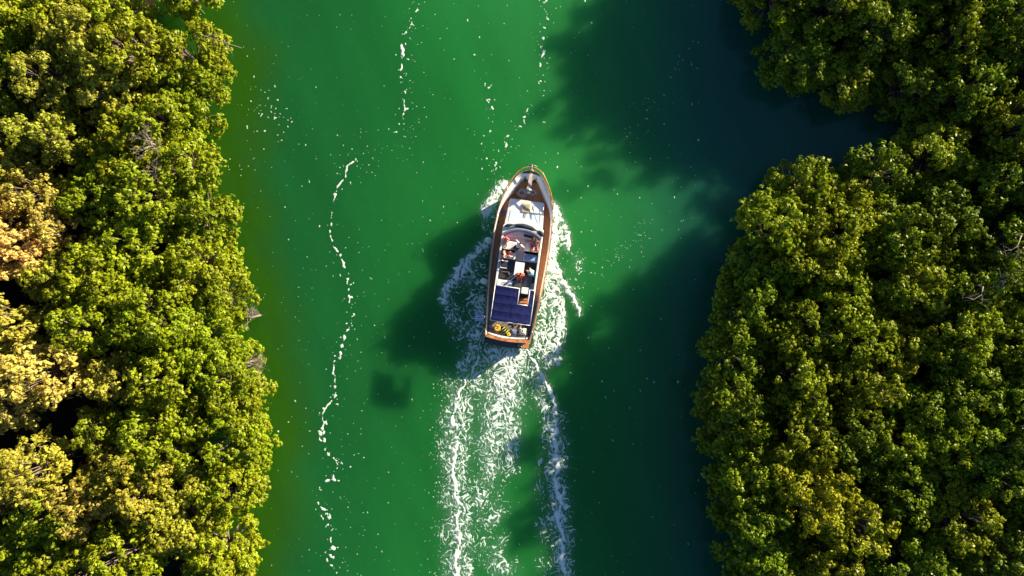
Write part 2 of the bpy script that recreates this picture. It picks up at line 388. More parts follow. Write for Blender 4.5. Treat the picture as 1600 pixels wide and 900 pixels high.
# scattered flecks
def flecks():
    V_ = []; F_ = []; r = random.Random(5)
    def fleck(px, py, s):
        s *= .8; x, y = W(px, py); n = 6; a0 = r.random()*6; e = r.uniform(.4, .9); base = len(V_)
        z = float(wz(x, y))+.014
        for k in range(n):
            t = a0 + k/n*2*math.pi; q = s*r.uniform(.7, 1.2)
            V_.append((x+q*math.cos(t), y+q*e*math.sin(t), z))
        V_.append((x, y, z+.01))
        for k in range(n): F_.append([base+k, base+(k+1) % n, base+n])
    def along(pts, n, spread, s0=.02, s1=.06):
        for _ in range(n):
            i = r.randrange(len(pts)-1); t = r.random()
            if r.random() < .35: continue
            fleck(pts[i][0]+(pts[i+1][0]-pts[i][0])*t+r.gauss(0, spread), pts[i][1]+(pts[i+1][1]-pts[i][1])*t+r.gauss(0, spread), r.uniform(s0, s1))
    along([(540,240),(560,420),(545,600),(530,760),(545,900)], 130, 17)
    along([(640,0),(650,120),(640,220),(570,270)], 110, 12)
    along([(850,0),(850,120),(780,240),(770,300)], 80, 12)
    along([(1065,60),(1040,150),(1000,190),(975,230),(960,275)], 70, 12, .02, .06)
    along([(1010,350),(1000,380),(960,400),(920,430)], 90, 10, .02, .05)
    along([(885,395),(908,420),(900,450),(915,465)], 50, 10, .03, .08)
    along([(400,165),(455,190),(390,230),(365,285)], 34, 9, .03, .08)
    along([(690,580),(688,700),(692,820),(695,900)], 330, 11, .02, .06)
    along([(885,560),(890,700),(888,820)], 40, 13, .015, .04)
    along([(560,260),(700,120),(640,340),(690,760),(620,860)], 60, 55, .01, .03)
    along([(470,480),(480,420),(475,560)], 14, 8, .02, .05)
    me = npmesh('foam_flecks', V_, F_, foam_m); a_ = me.attributes.new('thickness', 'FLOAT', 'POINT'); a_.data.foreach_set('value', np.full(len(V_), .6, np.float32)); return me
tag(link(bpy.data.objects.new('foam_flecks', flecks())), 'tiny loose flecks of foam scattered over the river', 'foam flecks', kind='stuff')

# ---------------------------------------------------------------- mangroves
def leaf_material(name, gold):
    m = bpy.data.materials.new(name); m.use_nodes = True; nt = m.node_tree
    b = nt.nodes['Principled BSDF']; out = nt.nodes['Material Output']
    oi = nt.nodes.new('ShaderNodeObjectInfo'); at = nt.nodes.new('ShaderNodeAttribute'); at.attribute_name = 'tone'
    hs = nt.nodes.new('ShaderNodeHueSaturation')
    nt.links.new(oi.outputs['Color'], hs.inputs['Color'])
    sp = nt.nodes.new('ShaderNodeSeparateXYZ'); nt.links.new(at.outputs['Vector'], sp.inputs[0])
    mr = nt.nodes.new('ShaderNodeMapRange'); mr.inputs[3].default_value = .487; mr.inputs[4].default_value = .513
    nt.links.new(sp.outputs[0], mr.inputs[0]); nt.links.new(mr.outputs[0], hs.inputs['Hue'])
    m2 = nt.nodes.new('ShaderNodeMapRange'); m2.inputs[3].default_value = .55; m2.inputs[4].default_value = 1.35
    nt.links.new(sp.outputs[1], m2.inputs[0]); nt.links.new(m2.outputs[0], hs.inputs['Value'])
    nt.links.new(hs.outputs[0], b.inputs['Base Color']); b.inputs['Roughness'].default_value = .42
    b.inputs['Specular IOR Level'].default_value = .18
    tr = nt.nodes.new('ShaderNodeBsdfTranslucent'); mc = nt.nodes.new('ShaderNodeVectorMath'); mc.operation = 'MULTIPLY'
    mc.inputs[1].default_value = (1.25, 1.25, .6); nt.links.new(hs.outputs[0], mc.inputs[0]); nt.links.new(mc.outputs[0], tr.inputs[0])
    mx = nt.nodes.new('ShaderNodeMixShader'); mx.inputs[0].default_value = .24
    nt.links.new(b.outputs[0], mx.inputs[1]); nt.links.new(tr.outputs[0], mx.inputs[2]); nt.links.new(mx.outputs[0], out.inputs[0])
    return m
leaf_m = leaf_material('mangrove_leaf', False)
bark_m = mat('mangrove_bark', (.22,.16,.125), .85, noise_scale=6, noise_amt=.4, bump=.4)
dead_m = mat('bare_wood', (.30,.235,.205), .8, noise_scale=8, noise_amt=.3, bump=.3)

def crown_mesh(seed, R, Hh, nclump, nleaf):
    r = np.random.default_rng(seed)
    # clump centres over a lumpy dome, plus a few lower down
    ga = 2.399963; C_ = []
    for k in range(nclump):
        q = (k+.5)/nclump; rad = R*math.sqrt(q)*.86; a = k*ga + r.normal(0, .35)
        rad += r.normal(0, .12*R)
        rad = min(abs(rad), R*1.0)
        lump = noise(math.cos(a)*rad*.6+seed*5, math.sin(a)*rad*.6, seed)
        z = Hh*(1-(min(1, rad/R))**2.6*.75) * (.88+.35*lump) + r.normal(0, .5)
        C_.append((rad*math.cos(a)*(1+.12*lump), rad*math.sin(a)*(1+.12*lump), z, r.uniform(.22, .52)*(R/2.8)**.4))
    for k in range(int(nclump*.8)):
        a = r.uniform(0, 6.28); rad = R*r.uniform(.62, 1.05)
        C_.append((rad*math.cos(a), rad*math.sin(a), r.uniform(-1.5, Hh*.35), r.uniform(.3, .55)))
    P = []; N = []; T = []
    for cx, cy, cz, cr in C_:
        n = int(nleaf*(cr/.5)**2)
        d = r.normal(size=(n, 3)); d /= np.linalg.norm(d, axis=1)[:, None]
        d[:, 2] = np.where(r.random(n) < .8, np.abs(d[:, 2]), d[:, 2])
        # little rosettes: snap directions to a handful of tufts so that the outline is ragged
        nt_ = max(10, int(34*(cr/.5)**2)); tf = r.normal(size=(nt_, 3)); tf[:, 2] = np.abs(tf[:, 2])*1.0-.25; tf /= np.linalg.norm(tf, axis=1)[:, None]
        tl = r.uniform(.6, 1.5, nt_)
        idx = r.integers(0, nt_, n)
        base = tf[idx]*tl[idx][:, None]*cr
        pos = base + d*r.uniform(.05, .19, n)[:, None]
        pos[:, 2] *= .82
        pos += (cx, cy, cz)
        nn = d*.9 + tf[idx]*.5 + np.array((0, 0, .12)) + r.normal(0, .28, (n, 3))
        nn /= np.linalg.norm(nn, axis=1)[:, None]
        P.append(pos); N.append(nn)
        hue = np.clip(r.normal(.5, .16) + r.normal(0, .18, n), 0, 1); val = np.clip(r.normal(.5, .10) + r.normal(0, .20, n), 0, 1)
        T.append(np.stack([hue, val], 1))
    P = np.concatenate(P); N = np.concatenate(N); T = np.concatenate(T); n = len(P)
    t = np.cross(N, r.normal(size=(n, 3))); t /= np.linalg.norm(t, axis=1)[:, None]
    b_ = np.cross(N, t)
    L_ = r.uniform(.085, .15, n)[:, None]*1.05; Wd = L_*r.uniform(.42, .58, n)[:, None]
    v = np.stack([P - t*L_, P + b_*Wd + N*.012, P + t*L_ - N*.02, P - b_*Wd + N*.012], 1).reshape(-1, 3)
    f = np.arange(4*n).reshape(n, 4)
    me = npmesh('crown', v, f, leaf_m, smooth=False)
    a = me.attributes.new('tone', 'FLOAT_VECTOR', 'FACE')
    a.data.foreach_set('vector', np.concatenate([T, np.zeros((n, 1))], 1).astype(np.float32).reshape(-1))
    return me, C_
def tube(bm, pts, radii, n=6):
    rings = []
    pts = [Vector(p) for p in pts]
    for i, p in enumerate(pts):
        d = (pts[min(i+1, len(pts)-1)] - pts[max(i-1, 0)]); d = d.normalized() if d.length > 1e-6 else Vector((0,0,1))
        q = d.to_track_quat('Z', 'Y')
        rings.append([bm.verts.new(p + q @ Vector((math.cos(k/n*2*math.pi)*radii[i], math.sin(k/n*2*math.pi)*radii[i], 0))) for k in range(n)])
    for a, b2 in zip(rings, rings[1:]):
        for k in range(n): bm.faces.new((a[k], a[(k+1) % n], b2[(k+1) % n], b2[k]))
    bm.faces.new(rings[0][::-1]); bm.faces.new(rings[-1])
def trunk_mesh(seed, R, base_h, clumps):
    """trunk from the mud up to the crown base, limbs into the clumps, arched prop roots"""
    r = random.Random(seed); bm = bmesh.new()
    lean = Vector((r.uniform(-.3, .3), r.uniform(-.3, .3), 0))
    top = Vector((0, 0, base_h+.3))
    fork = Vector((0, 0, base_h*.55)) + lean*.5
    tube(bm, [(lean.x, lean.y, -.2), (lean.x*.8, lean.y*.8, base_h*.3), fork], [.2, .15, .13], 8)
    for c_ in clumps:
        e = Vector((c_[0], c_[1], c_[2]+base_h + c_[3]*r.choice((.2,.5,.9)))); m = fork.lerp(e, .5) + Vector((r.uniform(-.2,.2), r.uniform(-.2,.2), -.25))
        tube(bm, [fork, m, e], [.07, .045, .015], 5)
    for k in range(6):
        a = k*1.05+r.uniform(-.3, .3); l = r.uniform(.8, 1.5)
        tube(bm, [Vector((lean.x, lean.y, 1.3)), Vector((lean.x+math.cos(a)*l*.6, lean.y+math.sin(a)*l*.6, 1.0)), Vector((lean.x+math.cos(a)*l, lean.y+math.sin(a)*l, -.3))], [.05, .045, .035], 5)
    me = bpy.data.meshes.new('trunk'); bm.to_mesh(me); bm.free(); me.shade_smooth(); me.materials.append(bark_m); return me

KINDS = []
for k in range(10):
    R = [2.9, 2.5, 3.2, 2.7, 2.3, 3.0, 2.0, 2.2, 2.6, 1.8][k]; Hh = R*[.7, .8, .62, .8, .85, .7, .95, .8, .72, 1.05][k]
    cm, cl = crown_mesh(100+k, R, Hh, int(11.5*R**1.35)+3, 225)
    bh = [2.2, 2.4, 2.6, 2.6, 2.4, 2.4, 2.9, 2.6, 2.5, 3.0][k]
    KINDS.append(dict(R=R, H=Hh, bh=bh, crown=cm, trunk=trunk_mesh(200+k, R, bh, cl)))

trees = []      # (x, y, R, kind, scale, zscale, bank)
r = random.Random(21)
def edge_trees(line, inside, bank):
    acc = 0; pts = []
    step = 2.9
    for (ax, ay), (bx, by) in zip(line, line[1:]):
        L_ = math.hypot(bx-ax, by-ay); t = acc
        while t < L_:
            pts.append((ax+(bx-ax)*t/L_, ay+(by-ay)*t/L_)); t += step*r.uniform(.85, 1.2)
        acc = t-L_
    for x, y in pts:
        R = r.uniform(1.9, 2.8)
        # walk to a spot R inside the polygon
        best = None
        for k in range(48):
            a = k/48*2*math.pi; qx, qy = x+math.cos(a)*R*.88, y+math.sin(a)*R*.88
            s = float(sdf(np.array(qx), np.array(qy), inside))
            if best is None or s < best[0]: best = (s, qx, qy)
        s, qx, qy = best
        if any(math.hypot(qx-t[0], qy-t[1]) < 2.2 for t in trees): continue
        trees.append([qx, qy, R, 'edge', bank])
edge_trees(LW, LPOLY, 'left'); edge_trees(RW, RPOLY, 'right')
def fill(poly, box, bank):
    x0, x1, y0, y1 = box
    for dmin, tries in ((3.7, 2500), (3.1, 2500), (2.75, 2500)):
        xs = np.array([r.uniform(x0, x1) for _ in range(tries)]); ys = np.array([r.uniform(y0, y1) for _ in range(tries)])
        s = sdf(xs, ys, poly)
        for x, y, q in zip(xs.tolist(), ys.tolist(), s.tolist()):
            if q > -3.4 or (y > 26 and (x > 34 or q < -9)): continue
            if all(math.hypot(x-t[0], y-t[1]) > dmin for t in trees):
                trees.append([x, y, r.uniform(2.0, 3.1), 'in', bank])
fill(LPOLY, (-42.5, -15, -25, 25.5), 'left'); fill(RPOLY, (12, 44.5, -25, 35), 'right')

# ---- labels that single each tree out
XL = {}
def rows_label(bank, depth, t):
    pass
LANDL = [(-60,40,'at the upper left end of the bank'),(40,120,'beside the reaching leafy branch'),(120,200,'by the scattered foam specks'),(200,275,'level with the bare grey bush'),
         (275,350,'level with the bow of the boat'),(350,430,'level with the seated passengers'),(430,500,'level with the navy awning'),(500,560,'level with the stern platform'),
         (560,620,'just below the pink bare bush'),(620,690,'by the split wake start'),(690,770,'by the sharp foam line bend'),(770,840,'level with the lower wake'),(840,1000,'at the lower end of the left bank')]
LANDR = [(-80,40,'at the top of the right bank'),(40,110,'above the creek mouth'),(110,190,'on the upper lip of the dark creek'),(190,260,'on the lower lip of the dark creek'),
         (260,330,'level with the bow of the boat'),(330,400,'level with the windscreen cover'),(400,465,'beside the bare grey branches'),(465,530,'level with the navy awning'),
         (530,600,'at the right bank bulge'),(600,670,'level with the forked wake lines'),(670,740,'below the bulge of the right bank'),(740,820,'level with the lower wake'),(820,1000,'at the lower end of the right bank')]
def depth_word(d, mx):
    for lim, wd in ((3.6, 'overhanging the water'), (7.5, 'second row from the water'), (11.5, 'third row from the water'), (16, 'deep in the stand'), (99, 'by the outer side of the picture')):
        if d < lim: return wd
for t in trees:
    x, y, R, where, bank = t
    ed_ = -float(sdf(np.array(x), np.array(y), LPOLY if bank == 'left' else RPOLY))
    if where == 'edge': zt = r.uniform(.82, 1.0) if bank == 'left' else r.uniform(.9, 1.12)
    else: zt = r.uniform(1.0, 1.3)
    if bank == 'left' and ed_ > 8.5: R *= .70; zt = r.uniform(1.0, 2.0)
    if bank == 'right' and where == 'in': zt = r.uniform(1.05, 1.32)
    if bank == 'right':
        if y > 20 and where == 'edge': zt *= 1.14
        elif -16 < y < 4 and ed_ < 6: zt *= 1.08
        elif 10.5 < y <= 20 and x < 32 and where == 'edge': zt *= .83
    kd = min(range(10), key=lambda k: abs(KINDS[k]['R']-R)+r.uniform(0, .7)); K = KINDS[kd]
    n_ = float(noise(x*.16, y*.16, 91)) + r.uniform(-.3, .3)
    if bank == 'left':
        g = (ed_-7.5)/8 + n_*.9; gg = min(1, max(0, (ed_-8)/9 + n_*.6))
        if g > .7: col = (.60,.45,.15); word = 'pale golden'
        elif g > .3: col = (.42,.40,.02); word = 'yellowish'
        elif n_ > .25: col = (.295,.33,.012); word = 'bright lime green'
        else: col = (.245,.30,.010); word = 'lime green'
        lime = (.245,.30,.010) if n_ <= .25 else (.295,.33,.012); gold = (.62,.47,.13)
        if word not in ('pale golden',) or True: col = tuple(l_+(g_-l_)*gg for l_, g_ in zip(lime, gold))
        word = 'pale golden' if gg > .7 else ('yellowish' if gg > .3 else word if 'lime' in word else 'lime green')
    else:
        px_, py_ = x*21+800, 450-y*21
        if n_ > .5 or (px_ > 1480 and py_ > 720 and n_ > -.1): col = (.32,.32,.012); word = 'yellow tinged'
        elif n_ > .0: col = (.215,.265,.008); word = 'olive green'
        else: col = (.15,.215,.007); word = 'deep green'
    j = r.uniform(.88, 1.12); col = tuple(cc*j*r.uniform(.95, 1.05) for cc in col)
    sc = R/K['R']
    root = empty('mangrove_tree', (x, y, .15 if ed_ > 3 else -.1), r.uniform(0, 6.28)); root.scale = (sc, sc, sc*zt)
    cr = bpy.data.objects.new('crown', K['crown']); cr.location = (0, 0, K['bh']); link(cr, root); cr.color = (*col, 1)
    tr = bpy.data.objects.new('trunk', K['trunk']); link(tr, root)
    top = (K['bh']+K['H'])*sc*zt; kk = ALT/(ALT-top*.8)
    px_, py_ = 800+x*21*kk, 450-y*21*kk
    lm = [w_ for a, b2, w_ in (LANDL if bank == 'left' else LANDR) if a <= py_ < b2]
    size = 'tall' if top > 8.3 else ('small' if R < 2.1 else ('broad' if R > 2.75 else ''))
    t += [root, ed_, px_, py_, word, size, lm[0] if lm else 'beyond the picture', depth_word(ed_, 0)]
used = {}
for t in trees:
    root, ed_, px_, py_, word, size, lm, dw = t[5:]
    base = f"{(size+' ') if size else ''}{word} mangrove {dw}, {lm}"
    used.setdefault(base, []).append(t)
for base, ts in used.items():
    ts.sort(key=lambda t: t[7]-t[8]*.2)
    if len(ts) == 1: names = [base]
    else:
        byx = sorted(ts, key=lambda t: t[7]); ts = byx
        nm = {2: ['left', 'right'], 3: ['left', 'middle', 'right']}.get(len(ts)) or (['leftmost', 'second', 'third', 'fourth', 'fifth', 'sixth', 'seventh'][:len(ts)])
        names = [f'{base}, {q} one' for q in nm]
    for t, nme in zip(ts, names):
        w_ = nme.split()
        if len(w_) > 16: nme = nme.replace('level with the ', 'by the ').replace(' from the water', ' back'); 
        if len(nme.split()) > 16: nme = nme.replace(' one', '').replace('of the right bank','').replace('of the left bank','')
        if len(nme.split()) > 16: nme = ' '.join(w for w in nme.split() if w not in ('the','from'))
        tag(t[5], nme, 'tree', 'mangroves of the left bank' if t[4] == 'left' else 'mangroves of the right bank')

# ---- bare bushes and branches
def dead_bush(px, py, z, size, seed, label, spread=1.0, aim=None, name='bare_bush'):
    rr = random.Random(seed); bm = bmesh.new(); x, y = W(px, py, z)
    def grow(p, d, L_, rad, lev):
        mid = p + d*L_*.5 + Vector((rr.gauss(0, .05), rr.gauss(0, .05), rr.gauss(0, .04)))*L_
        e = p + d*L_
        tube(bm, [p, mid, e], [rad, rad*.8, rad*.55], 5)
        if lev == 0: return
        for _ in range(rr.choice((2, 3, 3))):
            nd = (d + Vector((rr.gauss(0, .55), rr.gauss(0, .55), rr.gauss(0, .35)))*spread).normalized()
            grow(e if rr.random() < .7 else mid, nd, L_*rr.uniform(.6, .85), rad*.6, lev-1)
    for k in range(7):
        a = k/7*6.28 + rr.uniform(-.3, .3)
        d = Vector((math.cos(a), math.sin(a), rr.uniform(.2, .9)))
        if aim: d = Vector((aim[0]+rr.gauss(0, .5), aim[1]+rr.gauss(0, .5), rr.uniform(-.1, .5)))
        grow(Vector((rr.gauss(0,.08), rr.gauss(0,.08), 0)), d.normalized(), size*.36, .03, 4)
    # its stem down to the mud
    tube(bm, [(0,0,0), (.1,.05,-z*.5), (.15,.1,-z-.3)], [.06,.08,.1], 6)
    o = obj(name, bm, dead_m, smooth=True); o.location = (x, y, z); tag(o, label, 'bush'); return o
dead_bush(236, 224, 5.6, 1.5, 1, 'bare pinkish grey bush in the dark gap between left bank crowns', .9)
dead_bush(240, 268, 5.0, 1.0, 2, 'small leafless bush just below the bigger bare one', .9)
dead_bush(385, 497, 2.6, 1.0, 3, 'small pinkish bare twigs sticking out over the water', .8, (1, .1))
dead_bush(382, 568, 2.6, 1.5, 4, 'large pale bare bush leaning over the water from the left bank', .8, (1, .0))
def branch(pxs, z, rad, label):
    pts = [Vector((*W(a, b2, z+dz), z+dz)) for a, b2, dz in pxs]; o0 = pts[0].copy(); bm = bmesh.new()
    tube(bm, [p-o0 for p in pts], [rad*(1-.75*i/(len(pts)-1)) for i in range(len(pts))], 7)
    for i in range(1, len(pts)-1):
        q = pts[i]-o0; d = (pts[i+1]-pts[i-1]).normalized(); s = Vector((-d.y, d.x, .2))*(1 if i % 2 else -1)
        tube(bm, [q, q+s*.25+d*.3, q+s*.35+d*.6], [rad*.4, rad*.25, rad*.08], 5)
        for k in range(5):
            e0 = q+s*(.12+.06*k)+d*(.15+.1*k); tube(bm, [e0, e0+Vector((random.gauss(0,.2), random.gauss(0,.2), .1)), e0+Vector((random.gauss(0,.4), random.gauss(0,.4), .15))], [rad*.16, rad*.12, rad*.05], 4)
    tube(bm, [Vector((0,0,0)), Vector((.6,.1,-1.5)), Vector((.8,.2,-z+.1))], [rad, rad*1.3, rad*1.6], 7)
    o = obj('dead_branch', bm, dead_m, smooth=True); o.location = o0; tag(o, label, 'branch'); return o
branch([(1612,412,0),(1598,420,.1),(1582,430,.1),(1570,438,0),(1560,440,-.1)], 7.4, .075, 'thick grey bare branch reaching in from the right side')
branch([(1596,368,0),(1590,384,.1),(1582,390,.1),(1572,402,-.1)], 7.4, .045, 'thin curved grey branch above the thick bare branch')
branch([(1536,448,0),(1534,460,.1),(1522,468,.1),(1506,470,-.1)], 7.2, .05, 'short crooked pale branch among the right bank leaves')
branch([(378,75,0),(350,66,.1),(325,58,.2),(305,52,-.1)][::-1], 3.6, .05, 'grey bough reaching over the water at the upper left')
#BOAT
# ---------------------------------------------------------------- the motor yacht
HEAD = -math.radians(8)
bx0, by0 = W(811, 403, 0)
yacht = empty('motor_yacht', (bx0, by0, 0), HEAD)
tag(yacht, 'white motor yacht with teak side decks and navy awning driving up the green channel', 'boat')
BM = Matrix.Translation((bx0, by0, 0)) @ Matrix.Rotation(HEAD, 4, 'Z')
def place(o, u, v, z, rz=0):
    o.location = BM @ Vector((u, v, z)); o.rotation_euler.z += HEAD + rz; return o
white = mat('gelcoat', (.88,.88,.88), .25, noise_scale=3, noise_amt=.06, coat=.4)
cream = mat('nonslip_floor', (.58,.50,.53), .7, noise_scale=14, noise_amt=.12)
varn = mat('varnished_wood', (.62,.25,.095), .35, noise_scale=4, noise_amt=.5, coat=.6)
teak = plank_mat('teak', (.50,.175,.062), (.62,.25,.095), (.05,.03,.02), .085)
gteak = plank_mat('weathered_teak', (.17,.135,.115), (.25,.20,.17), (.03,.025,.025), .085, .8)
navy = mat('navy_canvas', (.012,.016,.092), .9, spec=.15, noise_scale=4, noise_amt=.25, bump=.3)
dnavy = mat('dark_canvas', (.02,.024,.055), .8, noise_scale=9, noise_amt=.3, bump=.5)
glass = mat('dark_glass', (.015,.02,.03), .05, spec=.8)
tint = mat('tinted_acrylic', (.25,.38,.52), .08, spec=.6)
lblue = mat('blue_cushion', (.30,.45,.68), .8, noise_scale=5, noise_amt=.12, bump=.3)
lav = mat('pale_cushion', (.66,.62,.68), .8, noise_scale=5, noise_amt=.1, bump=.3)
steel = mat('steel', (.62,.63,.65), .25, metal=1)
black = mat('black_plastic', (.02,.02,.025), .5, noise_scale=8, noise_amt=.3)
hullw = mat('hull_paint', (.74,.75,.76), .3, noise_scale=2, noise_amt=.08)
galv = mat('galvanised', (.35,.38,.42), .45, metal=.8, noise_scale=12, noise_amt=.3)
# woven mat
matm = mat('woven_mat', (.03,.04,.07), .9); nt = matm.node_tree; b = nt.nodes['Principled BSDF']
tc = nt.nodes.new('ShaderNodeTexCoord'); ck = nt.nodes.new('ShaderNodeTexChecker'); ck.inputs['Scale'].default_value = 11
ck.inputs[1].default_value = (.014,.018,.035,1); ck.inputs[2].default_value = (.07,.09,.14,1)
nt.links.new(tc.outputs['Object'], ck.inputs[0]); nt.links.new(ck.outputs[0], b.inputs['Base Color'])

ST = [(-5.95,1.60),(-5.5,1.68),(-5,1.74),(-4,1.82),(-3,1.91),(-2,1.98),(-1,2.03),(0,2.07),(1,2.08),(2,2.05),(3,1.97),(3.75,1.84),(4.4,1.64),(5,1.36),(5.5,1.08),(5.85,.79),(6.05,.50),(6.15,.24)]
def hw(v):
    for (a, x), (b2, y) in zip(ST, ST[1:]):
        if a <= v <= b2: return x+(y-x)*(v-a)/(b2-a)
    return ST[-1][1] if v > 0 else ST[0][1]
def railz(v): return 1.65 + .95*sm(v, 0, 6.4)
def deckz(v): return 1.12 + .45*sm(v, 1, 6)
VS = sorted(set([s_[0] for s_ in ST] + [x*.5 for x in range(-11, 12)]))
def loft(sections, close_ends=True):
    """sections: list of rings (lists of points)"""
    bm = bmesh.new(); R_ = [[bm.verts.new(p) for p in s_] for s_ in sections]
    for a, b2 in zip(R_, R_[1:]):
        for k in range(len(a)-1): bm.faces.new((a[k], a[k+1], b2[k+1], b2[k]))
    if close_ends:
        bm.faces.new(R_[0]); bm.faces.new(R_[-1][::-1])
    bmesh.ops.recalc_face_normals(bm, faces=bm.faces); return bm
secs = []
for v in VS:
    w = hw(v); zr = railz(v); fl = sm(v, 2.5, 6.1)          # bow flare
    wl = w*(.93-.55*fl); keel = w*(.55-.4*fl)
    vv = v - .55*fl
    pts = [(-w, v, zr-.03), (-w*.985, v-.05*fl, zr-.35), (-wl, vv, .1), (-wl*.9, vv, -.3), (-keel, vv, -.7), (keel, vv, -.7), (wl*.9, vv, -.3), (wl, vv, .1), (w*.985, v-.05*fl, zr-.35), (w, v, zr-.03)]
    secs.append(pts)
hull = obj('hull', loft(secs), hullw, yacht, smooth=True)
# drop the lid of the loft: open boat (delete the face ring ends is harmless, the shell is open on top already)
# bulwark: inner white face, leaning in at the bow
def inset(v): return .11 + .34*float(sm(v, 2.9, 5.0))
for s_ in (-1, 1):
    bm = bmesh.new(); prev = None
    for v in VS:
        if v > 5.86: break
        w = hw(v); i_ = inset(v)
        a = bm.verts.new((s_*(w-.0), v, railz(v)-.03)); b2 = bm.verts.new((s_*(w-i_*.72), v-.02, railz(v)-.10)); c_ = bm.verts.new((s_*max(.03, w-i_), v-.1*(v > 4), deckz(v)-.02))
        if prev:
            bm.faces.new((prev[0], prev[1], b2, a)); bm.faces.new((prev[1], prev[2], c_, b2))
        prev = (a, b2, c_)
    e = bm.verts.new((0, 5.98, railz(6)-.03)); f_ = bm.verts.new((0, 5.70, railz(6)-.25)); g_ = bm.verts.new((0, 5.42, deckz(5.7)-.02))
    bm.faces.new((prev[0], prev[1], f_, e)); bm.faces.new((prev[1], prev[2], g_, f_))
    bmesh.ops.recalc_face_normals(bm, faces=bm.faces)
    obj('bulwark', bm, white, yacht, smooth=True)
def strip(name, mt, off_o, off_i, z0, th, v0=-9, v1=9):
    """cap rail following the hull plan"""
    for s_ in (-1, 1):
        rings = []
        for v in VS:
            if not v0 <= v <= v1: continue
            w = hw(v)
            if w-off_i < 0: continue
            rings.append([(s_*(w-off_i), v, z0(v)), (s_*(w+off_o), v, z0(v)), (s_*(w+off_o), v, z0(v)+th), (s_*(w-off_i), v, z0(v)+th), (s_*(w-off_i), v, z0(v))])
        bm = loft([q[:4] + [q[0]] for q in rings], False)
        bmesh.ops.remove_doubles(bm, verts=bm.verts, dist=1e-4)
        obj(name, bm, mt, yacht)
strip('cap_rail', varn, .045, .02, lambda v: railz(v)-.03, .045)
strip('rub_rail', varn, .07, -.02, lambda v: railz(v)-.45, .07, -5.9, 5.6)
bm = bmesh.new(); tube(bm, [(-.2,6.13,railz(6.15)),(0,6.2,railz(6.2)),(.2,6.13,railz(6.15))], [.05,.06,.05], 8); obj('stem_head', bm, varn, yacht, True)
# bow rail of varnished wood standing outside the bulwark
bm = bmesh.new(); P = []
for v in [3.6,4.2,4.8,5.3,5.6]: P.append((hw(v)*1.0+.07, v+.10, railz(v)+.02+.35*float(sm(v,3.6,4.6))))
P = P + [(.86, 6.00, 2.97), (.60, 6.20, 2.98), (.30, 6.33, 2.98), (0, 6.37, 2.99), (-.30, 6.33, 2.98), (-.60, 6.20, 2.98), (-.86, 6.00, 2.97)] + [(-x, y, z) for x, y, z in P[::-1]]
tube(bm, P, [.035]*len(P), 8); br = obj('bow_rail', bm, varn, yacht, True)
for x, y, z in P[1::2]:
    bm = bmesh.new(); tube(bm, [(x, y, z), (x*.96, y-.12, z-.4)], [.014,.014], 6); obj('stanchion', bm, steel, br, True)
# decks
bm = bmesh.new(); prev = None
for v in VS:
    if v > 5.5: break
    w = max(.05, hw(v)-inset(v)+.02); a = bm.verts.new((-w, v, deckz(v))); c_ = bm.verts.new((w, v, deckz(v)))
    if prev: bm.faces.new((prev[0], prev[1], c_, a))
    prev = (a, c_)
deck = obj('deck', bm, teak, yacht)
# aft cockpit sole
bm = bmesh.new(); prev = None
for v in (-5.86, -5.5, -5, -4, -3):
    w = hw(v)-.14; a = bm.verts.new((-w, v, 1.128)); c_ = bm.verts.new((w, v, 1.128))
    if prev: bm.faces.new((prev[0], prev[1], c_, a))
    prev = (a, c_)
obj('cockpit_sole', bm, gteak, yacht)
# transom: bowed, with capping rail
def arc_pts(n, w, v0, bow, z): return [(-w + 2*w*k/n, v0 - bow*(1-((2*k/n)-1)**2), z) for k in range(n+1)]
def slab(name, top_outline, z0, z1, mt, parent, bevel=0, smooth=False):
    bm = bmesh.new(); t = [bm.verts.new((x, y, z1)) for x, y in top_outline]; q = [bm.verts.new((x, y, z0)) for x, y in top_outline]
    bm.faces.new(t); bm.faces.new(q[::-1])
    n = len(t)
    for k in range(n): bm.faces.new((t[k], q[k], q[(k+1) % n], t[(k+1) % n]))
    bmesh.ops.recalc_face_normals(bm, faces=bm.faces)
    return obj(name, bm, mt, parent, smooth, bevel)
def bow_band(w, v0, bow, th):
    a = [(p[0], p[1]) for p in arc_pts(12, w, v0, bow, 0)]; return a + [(x, y-th) for x, y in a[::-1]]
slab('transom', bow_band(1.60, -5.87, .16, .10), -.3, 1.62, hullw, yacht)
slab('transom_rail', bow_band(1.68, -5.82, .16, .20), 1.623, 1.67, varn, yacht, .01)
slab('sill_board', bow_band(1.45, -5.68, .15, .12), 1.40, 1.56, white, yacht, .01)
for u in (.10, .36, .60):
    slab('deck_drain', [(u,-5.90-.02),(u+.16,-5.89-.02),(u+.16,-5.955),(u,-5.965)], 1.671, 1.677, black, yacht)
# swim platform of dark slats with an orange corner
sp_ = slab('swim_platform', bow_band(1.62, -6.02, .15, .52), .36, .44, black, yacht, .01)
gp = mat('grey_slats', (.12,.115,.12), .7, noise_scale=6, noise_amt=.3)
for k in range(5):
    slab('slat', bow_band(1.55, -6.09-.095*k, .15, .055), .443, .462, gp, sp_)
slab('step_corner', [(1.05,-6.17),(1.62,-6.06),(1.62,-6.50),(1.05,-6.62)], .465, .49, varn, sp_, .008)
bm = bmesh.new(); tube(bm, [(.85,-6.22,.5),(.85,-6.55,.5)], [.02,.02], 6); tube(bm, [(1.15,-6.20,.53),(1.15,-6.55,.53)], [.02,.02], 6)
for k in range(3): tube(bm, [(.85,-6.28-.1*k,.51),(1.15,-6.28-.1*k,.53)], [.014,.014], 6)
obj('swim_ladder', bm, steel, yacht, True)

